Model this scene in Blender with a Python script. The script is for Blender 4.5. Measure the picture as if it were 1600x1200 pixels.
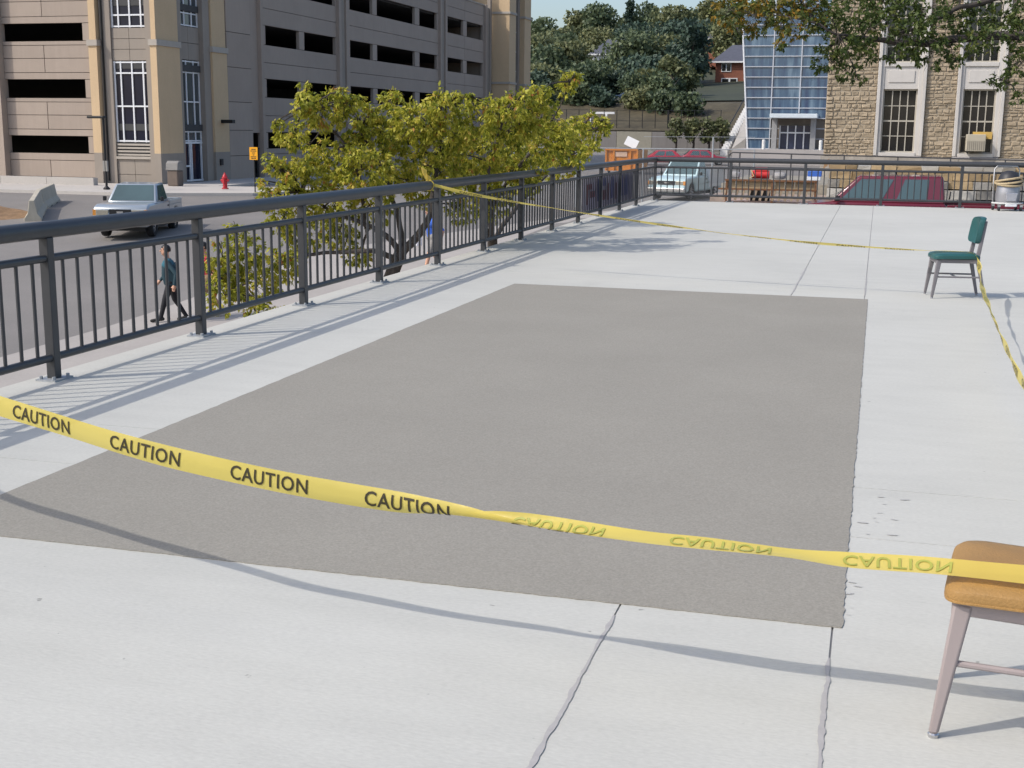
import bpy, math, random
import numpy as np
from mathutils import Vector, Matrix
R = math.radians
random.seed(7); rng = np.random.default_rng(7)
scene = bpy.context.scene
for o in list(bpy.data.objects): bpy.data.objects.remove(o)
col = scene.collection

# ------------------------------------------------------------------ camera
CAMH, YAW, PITCH, ROLL = 1.67, .277, .1992, .0103
cy, sy = math.cos(YAW), math.sin(YAW)
fw0 = Vector((-sy, cy, 0)); rt = Vector((cy, sy, 0)); up = Vector((0, 0, 1))
fw = fw0*math.cos(PITCH) - up*math.sin(PITCH); up2 = up*math.cos(PITCH) + fw0*math.sin(PITCH)
r_ = rt*math.cos(ROLL) + up2*math.sin(ROLL); u_ = up2*math.cos(ROLL) - rt*math.sin(ROLL)
cam = bpy.data.objects.new('camera', bpy.data.cameras.new('camera')); col.objects.link(cam)
M = Matrix.Identity(4)
for i in range(3): M[i][0] = r_[i]; M[i][1] = u_[i]; M[i][2] = -fw[i]
M[2][3] = CAMH
cam.matrix_world = M
cam.data.sensor_width = 36; cam.data.lens = 1971.16/1600*36
cam.data.clip_end = 3000; cam.data.clip_start = .05
scene.camera = cam

# ------------------------------------------------------------------ light
SUN = Vector((-.825, -.62, 1.0)).normalized()
elev = math.asin(SUN.z); az = math.atan2(SUN.x, SUN.y)
world = bpy.data.worlds.new('World'); scene.world = world; world.use_nodes = True
wn = world.node_tree; bg = wn.nodes['Background']
sky = wn.nodes.new('ShaderNodeTexSky'); sky.sky_type = 'NISHITA'; sky.sun_disc = False
sky.sun_elevation = elev; sky.sun_rotation = az; sky.dust_density = 2.8; sky.ozone_density = 1.9; sky.air_density = 1.0
wn.links.new(sky.outputs[0], bg.inputs[0]); bg.inputs[1].default_value = .15
sun = bpy.data.objects.new('sun', bpy.data.lights.new('sun', 'SUN')); col.objects.link(sun)
sun.data.energy = 2.15; sun.data.angle = R(.55); sun.data.color = (1, .945, .86)
sun.rotation_euler = SUN.to_track_quat('Z', 'Y').to_euler(); sun.location = (0, 0, 60)
scene.view_settings.view_transform = 'Standard'; scene.view_settings.look = 'None'
scene.view_settings.gamma = 1; scene.view_settings.use_curve_mapping = False
scene.view_settings.exposure = .42
scene.render.engine = 'CYCLES'
scene.cycles.max_bounces = 6; scene.cycles.transparent_max_bounces = 8

# ------------------------------------------------------------------ materials
MATS = {}
def mat(name, c, rough=.8, var=.12, scale=3.0, bump=0.0, bscale=60.0, metal=0.0, spec=.4, fine=0.0, fscale=90.0, rnd=0.0,
        trans=0.0, coat=0.0, streak=0.0, rust=None):
    if name in MATS: return MATS[name]
    m = bpy.data.materials.new(name); m.use_nodes = True; MATS[name] = m
    nt = m.node_tree; N = nt.nodes; L = nt.links; p = N['Principled BSDF']
    p.inputs['Roughness'].default_value = rough; p.inputs['Metallic'].default_value = metal
    p.inputs['Specular IOR Level'].default_value = spec; p.inputs['Coat Weight'].default_value = coat
    p.inputs['Coat Roughness'].default_value = .08
    geo = N.new('ShaderNodeNewGeometry')
    def noise(s, det=5, vec=None):
        n = N.new('ShaderNodeTexNoise'); n.inputs['Scale'].default_value = s; n.inputs['Detail'].default_value = det
        n.inputs['Roughness'].default_value = .62
        L.new(vec if vec else geo.outputs['Position'], n.inputs['Vector']); return n.outputs['Fac']
    def madd(a, mul, add):
        n = N.new('ShaderNodeMath'); n.operation = 'MULTIPLY_ADD'; L.new(a, n.inputs[0]); n.inputs[1].default_value = mul; n.inputs[2].default_value = add
        return n.outputs[0]
    def mulm(a, b):
        n = N.new('ShaderNodeMath'); n.operation = 'MULTIPLY'; L.new(a, n.inputs[0]); L.new(b, n.inputs[1]); return n.outputs[0]
    v = madd(noise(scale), 2*var*1.6, 1-var*1.6)
    if fine: v = mulm(v, madd(noise(fscale, 2), 2*fine*1.6, 1-fine*1.6))
    if streak:
        mp = N.new('ShaderNodeMapping'); mp.inputs['Scale'].default_value = (6, 6, .5); L.new(geo.outputs['Position'], mp.inputs[0])
        v = mulm(v, madd(noise(1.0, 6, mp.outputs[0]), 2*streak*1.6, 1-streak*1.6))
    if rnd:
        oi = N.new('ShaderNodeObjectInfo'); v = mulm(v, madd(oi.outputs['Random'], 2*rnd, 1-rnd))
        at = N.new('ShaderNodeAttribute'); at.attribute_name = 'tint'; v = mulm(v, madd(at.outputs['Fac'], rnd, 1-rnd*.4))
    mx = N.new('ShaderNodeMix'); mx.data_type = 'RGBA'; mx.blend_type = 'MULTIPLY'; mx.inputs['Factor'].default_value = 1
    mx.inputs['A'].default_value = (*c, 1); L.new(v, mx.inputs['B'])
    base = mx.outputs['Result']
    if rust:
        ra = N.new('ShaderNodeMath'); ra.operation = 'GREATER_THAN'; L.new(noise(rust[1], 6), ra.inputs[0]); ra.inputs[1].default_value = rust[2]
        m2 = N.new('ShaderNodeMix'); m2.data_type = 'RGBA'; L.new(ra.outputs[0], m2.inputs['Factor']); L.new(base, m2.inputs['A']); m2.inputs['B'].default_value = (*rust[0], 1)
        base = m2.outputs['Result']
    L.new(base, p.inputs['Base Color'])
    if bump:
        b = N.new('ShaderNodeBump'); b.inputs['Strength'].default_value = bump; b.inputs['Distance'].default_value = .02
        L.new(noise(bscale, 4), b.inputs['Height']); L.new(b.outputs[0], p.inputs['Normal'])
    if trans:
        t = N.new('ShaderNodeBsdfTranslucent'); L.new(base, t.inputs[0]); ms = N.new('ShaderNodeMixShader'); ms.inputs[0].default_value = trans
        L.new(p.outputs[0], ms.inputs[1]); L.new(t.outputs[0], ms.inputs[2]); L.new(ms.outputs[0], N['Material Output'].inputs[0])
    return m

def leafmat(name, stops, trans=.3, rough=.55):
    if name in MATS: return MATS[name]
    m = bpy.data.materials.new(name); m.use_nodes = True; MATS[name] = m
    nt = m.node_tree; N = nt.nodes; L = nt.links; p = N['Principled BSDF']
    at = N.new('ShaderNodeAttribute'); at.attribute_name = 'tint'
    ra = N.new('ShaderNodeValToRGB'); L.new(at.outputs['Fac'], ra.inputs[0])
    el = ra.color_ramp.elements
    el[0].position = stops[0][0]; el[0].color = (*stops[0][1], 1); el[1].position = stops[-1][0]; el[1].color = (*stops[-1][1], 1)
    for pos, c in stops[1:-1]:
        e = el.new(pos); e.color = (*c, 1)
    L.new(ra.outputs[0], p.inputs['Base Color']); p.inputs['Roughness'].default_value = rough; p.inputs['Specular IOR Level'].default_value = .35
    t = N.new('ShaderNodeBsdfTranslucent'); L.new(ra.outputs[0], t.inputs[0]); ms = N.new('ShaderNodeMixShader'); ms.inputs[0].default_value = trans
    L.new(p.outputs[0], ms.inputs[1]); L.new(t.outputs[0], ms.inputs[2]); L.new(ms.outputs[0], N['Material Output'].inputs[0])
    return m

def deckmat():
    m = bpy.data.materials.new('deck_concrete'); m.use_nodes = True
    nt = m.node_tree; N = nt.nodes; L = nt.links; p = N['Principled BSDF']
    p.inputs['Roughness'].default_value = .85; p.inputs['Specular IOR Level'].default_value = .25
    geo = N.new('ShaderNodeNewGeometry')
    def noise(s, det=5, sc=(1, 1, 1), ro=.6):
        mp = N.new('ShaderNodeMapping'); mp.inputs['Scale'].default_value = sc; L.new(geo.outputs['Position'], mp.inputs[0])
        n = N.new('ShaderNodeTexNoise'); n.inputs['Scale'].default_value = s; n.inputs['Detail'].default_value = det; n.inputs['Roughness'].default_value = ro
        L.new(mp.outputs[0], n.inputs['Vector']); return n.outputs['Fac']
    def ramp(a, x0, x1, v0, v1):
        n = N.new('ShaderNodeMapRange'); L.new(a, n.inputs[0]); n.inputs[1].default_value = x0; n.inputs[2].default_value = x1
        n.inputs[3].default_value = v0; n.inputs[4].default_value = v1; return n.outputs[0]
    def mul(a, b):
        n = N.new('ShaderNodeMath'); n.operation = 'MULTIPLY'; L.new(a, n.inputs[0]); L.new(b, n.inputs[1]); return n.outputs[0]
    v = ramp(noise(.35, 5), .3, .7, .93, 1.05)
    v = mul(v, ramp(noise(3.0, 6, (.5, 2.2, 1)), .3, .7, .965, 1.03))
    v = mul(v, ramp(noise(70, 3, (.6, 1.4, 1)), .25, .75, .92, 1.07)); v = mul(v, ramp(noise(1.3, 6, (1, 1, 1), .7), .55, .75, 1, .955))
    v = mul(v, ramp(noise(8, 5, (.35, 5, 1), .7), .60, .74, 1, .90)); v = mul(v, ramp(noise(.9, 7, (1.6, .7, 1), .75), .56, .70, 1, .95))       # faint broom and scrape streaks
    v = mul(v, ramp(noise(16, 2), .74, .77, 1, .6))                          # pits and specks
    mx = N.new('ShaderNodeMix'); mx.data_type = 'RGBA'; mx.blend_type = 'MULTIPLY'; mx.inputs['Factor'].default_value = 1
    mx.inputs['A'].default_value = (.490, .485, .446, 1); L.new(v, mx.inputs['B']); L.new(mx.outputs['Result'], p.inputs['Base Color'])
    b = N.new('ShaderNodeBump'); b.inputs['Strength'].default_value = .2; b.inputs['Distance'].default_value = .005
    L.new(noise(55, 4, (.5, 1.6, 1)), b.inputs['Height']); L.new(b.outputs[0], p.inputs['Normal'])
    return m

def glassmat(name, c, rough=.06, spec=.8):
    if name in MATS: return MATS[name]
    m = mat(name, c, rough=rough, var=.25, scale=.6, spec=spec); return m

def filmmat():
    m = bpy.data.materials.new('caution_film'); m.use_nodes = True
    N = m.node_tree.nodes; L = m.node_tree.links; p = N['Principled BSDF']
    p.inputs['Base Color'].default_value = (.78, .63, .15, 1); p.inputs['Roughness'].default_value = .28; p.inputs['Specular IOR Level'].default_value = .5
    t = N.new('ShaderNodeBsdfTranslucent'); t.inputs[0].default_value = (.86, .68, .14, 1)
    ms = N.new('ShaderNodeMixShader'); ms.inputs[0].default_value = .42
    L.new(p.outputs[0], ms.inputs[1]); L.new(t.outputs[0], ms.inputs[2])
    tp = N.new('ShaderNodeBsdfTransparent'); tp.inputs[0].default_value = (1, .93, .6, 1); m2 = N.new('ShaderNodeMixShader'); m2.inputs[0].default_value = .10
    L.new(ms.outputs[0], m2.inputs[1]); L.new(tp.outputs[0], m2.inputs[2]); L.new(m2.outputs[0], N['Material Output'].inputs[0])
    geo = N.new('ShaderNodeNewGeometry'); n = N.new('ShaderNodeTexNoise'); n.inputs['Scale'].default_value = 14; n.inputs['Detail'].default_value = 3
    L.new(geo.outputs['Position'], n.inputs['Vector']); b = N.new('ShaderNodeBump'); b.inputs['Strength'].default_value = .3; b.inputs['Distance'].default_value = .01
    L.new(n.outputs['Fac'], b.inputs['Height']); L.new(b.outputs[0], p.inputs['Normal'])
    return m

# ------------------------------------------------------------------ mesh helpers
class MB:
    def __init__(s): s.v = []; s.f = []
    def add(s, v, f):
        n = len(s.v); s.v += [tuple(p) for p in v]; s.f += [tuple(i+n for i in q) for q in f]; return s
    def box(s, x0, x1, y0, y1, z0, z1):
        v = [(x0,y0,z0),(x1,y0,z0),(x1,y1,z0),(x0,y1,z0),(x0,y0,z1),(x1,y0,z1),(x1,y1,z1),(x0,y1,z1)]
        return s.add(v, [(0,3,2,1),(4,5,6,7),(0,1,5,4),(1,2,6,5),(2,3,7,6),(3,0,4,7)])
    def tube(s, pts, r, n=8, caps=True):
        pts = [Vector(p) for p in pts]; rs = r if isinstance(r, (list, tuple)) else [r]*len(pts)
        base = len(s.v); prev = None
        for i, p in enumerate(pts):
            d = (pts[min(i+1, len(pts)-1)] - pts[max(i-1, 0)]).normalized()
            if prev is None:
                a = Vector((0, 0, 1)) if abs(d.z) < .9 else Vector((1, 0, 0)); u = d.cross(a).normalized()
            else: u = (prev - d*prev.dot(d)).normalized()
            prev = u; w = d.cross(u)
            for k in range(n):
                t = 2*math.pi*(k+.5)/n; q = p + (u*math.cos(t) + w*math.sin(t))*rs[i]; s.v.append(tuple(q))
        for i in range(len(pts)-1):
            for k in range(n):
                a = base+i*n+k; b = base+i*n+(k+1) % n; s.f.append((a, b, b+n, a+n))
        if caps:
            s.f.append(tuple(base+k for k in reversed(range(n)))); e = base+(len(pts)-1)*n; s.f.append(tuple(e+k for k in range(n)))
        return s
    def prism(s, poly, axis, a0, a1):
        """poly: list of 2-D points, extruded along axis ('x','y','z') from a0 to a1"""
        def mk(p, a): return {'x': (a, p[0], p[1]), 'y': (p[0], a, p[1]), 'z': (p[0], p[1], a)}[axis]
        n = len(poly); v = [mk(p, a0) for p in poly] + [mk(p, a1) for p in poly]
        f = [tuple(range(n)), tuple(reversed(range(n, 2*n)))] + [(i, i+n, (i+1) % n+n, (i+1) % n) for i in range(n)]
        return s.add(v, f)
    def lathe(s, c, prof, n=16):
        base = len(s.v)
        for r, z in prof:
            for k in range(n):
                t = 2*math.pi*k/n; s.v.append((c[0]+r*math.cos(t), c[1]+r*math.sin(t), c[2]+z))
        for i in range(len(prof)-1):
            for k in range(n):
                a = base+i*n+k; b = base+i*n+(k+1) % n; s.f.append((a, b, b+n, a+n))
        s.f.append(tuple(base+k for k in reversed(range(n)))); e = base+(len(prof)-1)*n; s.f.append(tuple(e+k for k in range(n)))
        return s
    def quad(s, a, b, c, d): return s.add([a, b, c, d], [(0, 1, 2, 3)])
    def build(s, name, m, parent=None, smooth=False, bevel=0, loc=None, fix=True):
        me = bpy.data.meshes.new(name)
        off = Vector((0, 0, 0))
        if parent is not None and loc is None and parent.get('_world'): off = Vector(parent['_world'])
        me.from_pydata([tuple(Vector(p)-off) for p in s.v] if off.length else s.v, [], s.f)
        if fix:
            import bmesh
            bm = bmesh.new(); bm.from_mesh(me); bmesh.ops.recalc_face_normals(bm, faces=bm.faces); bm.to_mesh(me); bm.free()
        me.materials.append(m)
        if smooth:
            me.polygons.foreach_set('use_smooth', [True]*len(me.polygons))
            me.set_sharp_from_angle(angle=R(38))
        o = bpy.data.objects.new(name, me); col.objects.link(o)
        if parent is not None:
            o.parent = parent
            if parent.get('_world'): o['_world'] = parent['_world']
        if loc is not None: o.location = loc
        if bevel:
            b = o.modifiers.new('bevel', 'BEVEL'); b.width = bevel; b.segments = 2; b.limit_method = 'ANGLE'; b.angle_limit = R(35)
        return o

def tag(o, label, cat, group=None, kind=None):
    if label: o['label'] = label
    if cat: o['category'] = cat
    if group: o['group'] = group
    if kind: o['kind'] = kind
    return o
def struct(o): o['kind'] = 'structure'; return o
def thing(name, label, cat, loc=(0, 0, 0), rz=0, group=None, world=True):
    """Empty at the thing's base; with world=True its parts are given in world coordinates"""
    o = bpy.data.objects.new(name, None); col.objects.link(o); o.location = loc; o.rotation_euler = (0, 0, rz); o.empty_display_size = .2
    if world: o['_world'] = list(loc)
    return tag(o, label, cat, group)
UB = {}
def bx(name, m, parent, x0, x1, y0, y1, z0, z1, rot=None):
    """box piece sharing one unit mesh per material"""
    if m.name not in UB:
        me = bpy.data.meshes.new('unit_'+m.name); b = MB().box(-.5, .5, -.5, .5, -.5, .5); me.from_pydata(b.v, [], b.f); me.materials.append(m); UB[m.name] = me
    o = bpy.data.objects.new(name, UB[m.name]); col.objects.link(o)
    off = Vector(parent['_world']) if parent is not None and parent.get('_world') else Vector((0, 0, 0))
    o.location = Vector(((x0+x1)/2, (y0+y1)/2, (z0+z1)/2)) - off; o.scale = (abs(x1-x0), abs(y1-y0), abs(z1-z0))
    if parent is not None: o.parent = parent
    if rot: o.rotation_euler = rot
    return o
def copy_tree(o, parent=None):
    c = o.copy(); col.objects.link(c); c.parent = parent
    for ch in list(o.children): copy_tree(ch, c)
    return c

def leaf_mesh(name, P, D, S, U, tint, m, parent, width=.5, fold=.0):
    """P centres, D leaf directions, S lengths, U side vectors, tint 0..1; 6-vertex leaves of two bent quads"""
    n = len(P); D = D/np.linalg.norm(D, axis=1)[:, None]; U = np.cross(D, U); U /= (np.linalg.norm(U, axis=1)[:, None]+1e-9); W = np.cross(D, U)
    S = S[:, None]
    V = np.empty((n, 4, 3)); hw = S*width*.5
    V[:, 0] = P; V[:, 1] = P+D*S*.45+U*hw+W*S*fold; V[:, 2] = P+D*S; V[:, 3] = P+D*S*.45-U*hw+W*S*fold
    off = np.array(parent['_world']) if parent.get('_world') else np.zeros(3)
    V = (V-off).reshape(-1, 3)
    me = bpy.data.meshes.new(name); me.vertices.add(n*4); me.vertices.foreach_set('co', V.ravel().astype(np.float32))
    me.loops.add(n*4); me.loops.foreach_set('vertex_index', np.arange(n*4, dtype=np.int32))
    me.polygons.add(n); me.polygons.foreach_set('loop_start', (np.arange(n)*4).astype(np.int32)); me.polygons.foreach_set('loop_total', np.full(n, 4, np.int32))
    a = me.attributes.new('tint', 'FLOAT', 'FACE'); a.data.foreach_set('value', tint.astype(np.float32))
    me.update(); me.materials.append(m)
    o = bpy.data.objects.new(name, me); col.objects.link(o); o.parent = parent
    return o
def unit(n): v = rng.normal(size=(n, 3)); return v/np.linalg.norm(v, axis=1)[:, None]

# ------------------------------------------------------------------ common materials
CONC = deckmat()
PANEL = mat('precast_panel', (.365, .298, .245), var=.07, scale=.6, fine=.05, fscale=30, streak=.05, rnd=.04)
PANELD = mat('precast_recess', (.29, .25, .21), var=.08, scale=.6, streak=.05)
TAN = mat('tan_precast', (.56, .41, .25), var=.06, scale=.5, fine=.05, fscale=14, streak=.04)
JOINT = mat('joint_backing', (.10, .095, .09), var=.1)
DARK = mat('interior_shade', (.06, .06, .06), var=.2, scale=.5)  # near-black so openings look dark; interior shade put into the colour
LEDGE = mat('stone_ledge', (.40, .36, .31), var=.1)
WHITEF = mat('white_frame', (.72, .73, .75), rough=.45, var=.04)
GLASSD = glassmat('dark_glass', (.012, .014, .03), rough=.12, spec=.25)
RAILM = mat('charcoal_paint', (.038, .040, .044), rough=.42, var=.18, scale=5, spec=.5, fine=.05, bump=.05, bscale=150)
STEEL = mat('galvanised_steel', (.36, .38, .40), rough=.5, var=.2, scale=14, metal=.5)
ASPH = mat('asphalt', (.195, .180, .166), var=.14, scale=.25, fine=.14, fscale=26, bump=.25, bscale=60)
WALK = mat('sidewalk_concrete', (.36, .33, .30), var=.12, scale=.5, fine=.06, fscale=18)
WALK2 = mat('pale_sidewalk', (.45, .42, .385), var=.1, scale=.4, fine=.06, fscale=12)
BLACK = mat('black_paint', (.012, .012, .013), rough=.5, var=.2)
RUBBER = mat('tyre_rubber', (.02, .02, .021), rough=.8, var=.2)
CHROME = mat('chrome', (.55, .55, .56), rough=.2, metal=.9, var=.08)
GREYW = mat('grey_block_wall', (.19, .18, .175), var=.14, scale=.4, streak=.1)
BARK = mat('bark', (.055, .045, .038), var=.35, scale=14, bump=.6, bscale=40)

# ------------------------------------------------------------------ terrain
HY = [(-120, -3.2), (10, -2.85), (24, -2.56), (32, -2.08), (36, -1.85), (50, -1.47), (60, -1.55), (120, -1.52), (140, -1.0), (149.55, -.80), (150.35, 1.45), (165, 5.0), (200, 7.0), (240, 10.5), (300, 17), (380, 22), (700, 26), (2500, 26)]
def gh(x, y):
    z = float(np.interp(y, [a for a, b in HY], [b for a, b in HY]))
    k = max(0, min(1, (x+9)/5)) * max(0, min(1, (y-29)/3)) * max(0, min(1, (52-y)/8)); z += .40*k
    if y > 140: z += 1.2*math.sin(x*.045+1.3)*min(1, (y-140)/80)*.8 if y > 160 else 0
    return z
xs = sorted(set([-1500, -700, -400, -250] + list(range(-180, 181, 6)) + [250, 400, 700, 1500]))
ys = sorted(set([-120, -60, -20] + list(range(0, 64, 2)) + list(range(64, 170, 4)) + [149.55, 150.35, 140] + list(range(170, 420, 10)) + [500, 700, 1100, 1700, 2500]))
g = MB(); g.v = [(x, y, gh(x, y)-.012) for y in ys for x in xs]; W = len(xs)
g.f = [(j*W+i, j*W+i+1, (j+1)*W+i+1, (j+1)*W+i) for j in range(len(ys)-1) for i in range(W-1)]
struct(g.build('ground', ASPH, smooth=True, fix=False))
def sheet(name, m, poly_x, y0, y1, dz, n=24, kerb=0, c=6):
    """strip following the terrain; poly_x(y) -> (x0,x1)"""
    b = MB(); Y = np.linspace(y0, y1, n)
    for y in Y:
        x0, x1 = poly_x(y)
        for t in np.linspace(0, 1, c+1): x = x0+(x1-x0)*t; b.v.append((x, y, gh(x, y)+dz))
    w_ = c+1
    for j in range(n-1):
        for i in range(c): a = j*w_+i; b.f.append((a, a+1, a+w_+1, a+w_))
    if kerb:
        base = len(b.v)
        ring = [j*w_ for j in range(n)]+[(n-1)*w_+i for i in range(1, w_)]+[j*w_+c for j in range(n-2, -1, -1)]+[i for i in range(c-1, 0, -1)]
        for i in ring: v = b.v[i]; b.v.append((v[0], v[1], v[2]-kerb))
        k = len(ring)
        for i in range(k): b.f.append((ring[i], ring[(i+1) % k], base+(i+1) % k, base+i))
    return struct(b.build(name, m, fix=True))
sheet('sidewalk', WALK, lambda y: (-15.6 if y < 34 else -15.6+(y-34)*.35, -5.3), -10, 58, .03, 40, .25)
sheet('garage_sidewalk', WALK2, lambda y: (-80, -27.5 if y > 54.2 else -27.5-(54.2-y)*1.6), 51.2, 60.6, .13, 8, .3)
sheet('side_walkway', WALK2, lambda y: (-37.0, -33.5+(.0 if y < 75 else -1)), 60.6, 130, .13, 20, .3)
sheet('hillside', mat('dry_slope', (.072, .060, .036), var=.45, scale=.35, fine=.3, fscale=2.0), lambda y: (-156, 120), 150.8, 169, .12, 20, 0, 46)
sheet('woodland_floor', mat('forest_floor', (.045, .05, .028), var=.4, scale=.2), lambda y: (-180, 180), 168, 420, .3, 52, 0, 60)

# ------------------------------------------------------------------ deck
DX0, DX1, DY0, DY1, SPY = -5.36, 14.0, -6.0, 31.0, None
deck = MB().box(DX0+.02, DX1, DY0, DY1-.02, -.42, -.008).build('deck', mat('deck_joint', (.42, .41, .40), var=.15)); struct(deck)
xsl = [DX0, -.79, -.05, 6.0, DX1]; ysl = [DY0, 5.29, 6.08, 14.5, 22.7, DY1]
for i in range(4):
    for j in range(5):
        a = .0035 if i else 0
        o = MB().box(xsl[i]+.0035, xsl[i+1]-.0035, ysl[j]+.0025, ysl[j+1]-.0025, -.40 if i == 0 or j == 4 else -.03, 0).build('concrete_slab', CONC, deck)
# retaining wall beneath the deck
b = MB().box(DX0+.25, DX0+.55, DY0, DY1-.2, -4.2, -.42).box(DX0+.55, DX1, DY1-.55, DY1-.25, -4.2, -.42)
tag(b.build('retaining_wall', mat('retaining_concrete', (.36, .34, .31), var=.15, scale=.8, streak=.12)), 'grey concrete wall carrying the raised deck along its open edges', 'wall')
# coated rectangle
CO = mat('floor_coating', (.272, .256, .222), rough=.92, var=.07, scale=.8, fine=.20, fscale=95, bump=.12, bscale=160, spec=.2)
cb = MB(); cx0, cx1, cy0, cy1 = -3.775, -.0165, 4.24, 13.33
ring = []
def edge(a, b, n, amp):
    out = []
    for k in range(n):
        t = k/n; x = a[0]+(b[0]-a[0])*t; y = a[1]+(b[1]-a[1])*t; out.append((x+random.uniform(-amp, amp), y+random.uniform(-amp, amp)))
    return out
poly = edge((cx0, cy0-.03), (cx1, cy0), 150, .003)+edge((cx1, cy0), (cx1, cy1), 260, .0045)+edge((cx1, cy1), (cx0, cy1), 60, .002)+edge((cx0, cy1), (cx0, cy0-.03), 120, .003)
n = len(poly); cb.v = [(x, y, .004) for x, y in poly]+[(x, y, .0005) for x, y in poly]
cb.f = [tuple(range(n))]+[(i, i+n, (i+1) % n+n, (i+1) % n) for i in range(n)]
struct(cb.build('floor_coating', CO, fix=False))
# sealant smears along the two near joints and drips at the coating edge
SM = mat('sealant_smear', (.37, .355, .345), rough=.7, var=.12, scale=30)
def smear(x, y0, y1, w, seed, slope=0):
    rr = random.Random(seed); b = MB(); n = 150; wl = wr = w*.5
    for k in range(n):
        y = y0+(y1-y0)*k/(n-1); wl += rr.uniform(-.0045, .0045); wr += rr.uniform(-.0045, .0045); wl = min(max(wl, .0035), w*1.5); wr = min(max(wr, .0035), w*1.5)
        tp = min(1, k/6+.15, (n-1-k)/6+.3); xx = x+slope*(y-y0); b.v += [(xx-wl*tp, y, .003), (xx+wr*tp, y, .003)]
    b.f = [(2*k, 2*k+1, 2*k+3, 2*k+2) for k in range(n-1)]
    return b
for q in (smear(-.79, 1.2, 4.12, .007, 3), smear(-.05, 1.2, 3.97, .0085, 5), smear(-.79, 13.5, 16.2, .008, 8), smear(-.05, 13.6, 15.4, .007, 9)):
    struct(q.build('joint_sealant', SM, fix=False))
dm = MB(); rr = random.Random(4)
for k in range(17):
    if k < 6: x = .0+rr.uniform(-.01, .03); y = 4.45+rr.uniform(-.12, .3); l = rr.uniform(.006, .02)
    else: x = .08+rr.uniform(-.05, .22); y = rr.uniform(5.3, 6.0); l = rr.uniform(.006, .028)
    w = l*rr.uniform(.15, .35); a = rr.uniform(-.3, .3); c, s_ = math.cos(a), math.sin(a)
    dm.v += [(x+c*u*l-s_*v*w, y+s_*u*l+c*v*w, .0028) for u, v in ((-1, -.3), (-.3, -1), (.6, -.6), (1, .2), (.2, 1), (-.7, .6))]
    dm.f.append(tuple(range(len(dm.v)-6, len(dm.v))))
tag(dm.build('paint_drips', mat('drip', (.43, .42, .40), var=.15), fix=False), 'small grey splashes of coating beside its right edge', 'splashes', kind='stuff')

# ------------------------------------------------------------------ railings
POSTM = None
def railing(name, label, p0, d, posts, bays_n, ext0=0, ext1=0, skip=0):
    """posts: list of distances along direction d from p0"""
    d = Vector(d); side = Vector((d.y, -d.x, 0)); t = thing(name, label, 'railing', p0)
    P0 = Vector(p0)
    def P(s, z, q=0): return P0+d*s+side*q+Vector((0, 0, z))
    a, e = posts[0]-ext0, posts[-1]+ext1
    k = max(2, int((e-a)/2))
    MB().tube([P(a+(e-a)*i/k, .995) for i in range(k+1)], .057, 14).build('top_rail', RAILM, t, smooth=True)
    # shared meshes
    pm = MB().box(-.034, .034, -.034, .034, .012, .945).build('post', RAILM, t, bevel=.005, loc=(0, 0, 0)); first = True
    plate = MB().box(-.10, .10, -.075, .075, .0, .012).build('base_plate', STEEL, pm, loc=(0, 0, 0))
    bolts = []
    for q in ((.075, .05), (-.075, .05), (.075, -.05), (-.075, -.05)):
        bb = MB().tube([(q[0], q[1], .012), (q[0], q[1], .032)], .012, 6).build('bolt', STEEL, plate, loc=(0, 0, 0)); bolts.append(bb)
    for i, s in enumerate(posts[skip:]):
        o = pm if i == 0 else copy_tree(pm, t)
        o.location = d*s
        o.rotation_euler = (0, 0, math.atan2(d.y, d.x))
    bal = None
    for i in range(len(posts)-1):
        s0, s1 = posts[i], posts[i+1]
        MB().tube([P(s0+.034, .81), P(s1-.034, .81)], .027, 10).build('middle_rail', RAILM, t, smooth=True)
        MB().tube([P(s0+.034, .150), P(s1-.034, .150)], .027, 10).build('bottom_rail', RAILM, t, smooth=True)
        nb = bays_n
        for j in range(1, nb):
            s = s0+(s1-s0)*j/nb
            if bal is None:
                bal = MB().tube([(0, 0, .155), (0, 0, .805)], .0125, 8).build('baluster', RAILM, t, smooth=True, loc=(0, 0, 0)); o = bal
            else:
                o = bal.copy(); col.objects.link(o); o.parent = t
            o.location = d*s
    return t
LX = -5.207
railing('railing', 'dark grey metal railing with round top rail running down the left deck edge', (LX, 7.1227, 0), (0, 1, 0),
        [(k-2)*1.9347 for k in range(0, 14)]+[31.0814-.22-7.1227], 12, .6, .0)
FX = [LX, -3.385, -1.64, .105, 1.85, 3.595, 5.34]
railing('railing', 'dark grey metal railing across the far deck end before the maroon truck', (LX, 30.86, 0), (1, 0, 0),
        [x-LX for x in FX], 12, .0, .3, 1)

# ------------------------------------------------------------------ parking garage
GX, GY = -37.0, 60.9
gar = thing('parking_garage', 'multi-storey parking garage of pinkish precast panels with tan corner stair tower and dark openings', 'parking garage', (GX, GY, -1.5))
def panel_row_y(y0, y1, z0, z1, joints, x=GX, th=.22, m=PANEL, name='panel'):
    """panels on the side face (normal +x) between y0,y1, split at joints"""
    ed = [y0]+[j for j in joints if y0 < j < y1]+[y1]
    for a, b in zip(ed[:-1], ed[1:]): bx(name, m, gar, x-th, x, a+.02, b-.02, z0+.015, z1-.015)
def panel_row_x(x0, x1, z0, z1, joints, y=GY, th=.22, m=PANEL, name='panel'):
    ed = [x0]+[j for j in joints if x0 < j < x1]+[x1]
    for a, b in zip(ed[:-1], ed[1:]): bx(name, m, gar, a+.02, b-.02, y, y+th, z0+.015, z1-.015)
ZT = 13.15
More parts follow.
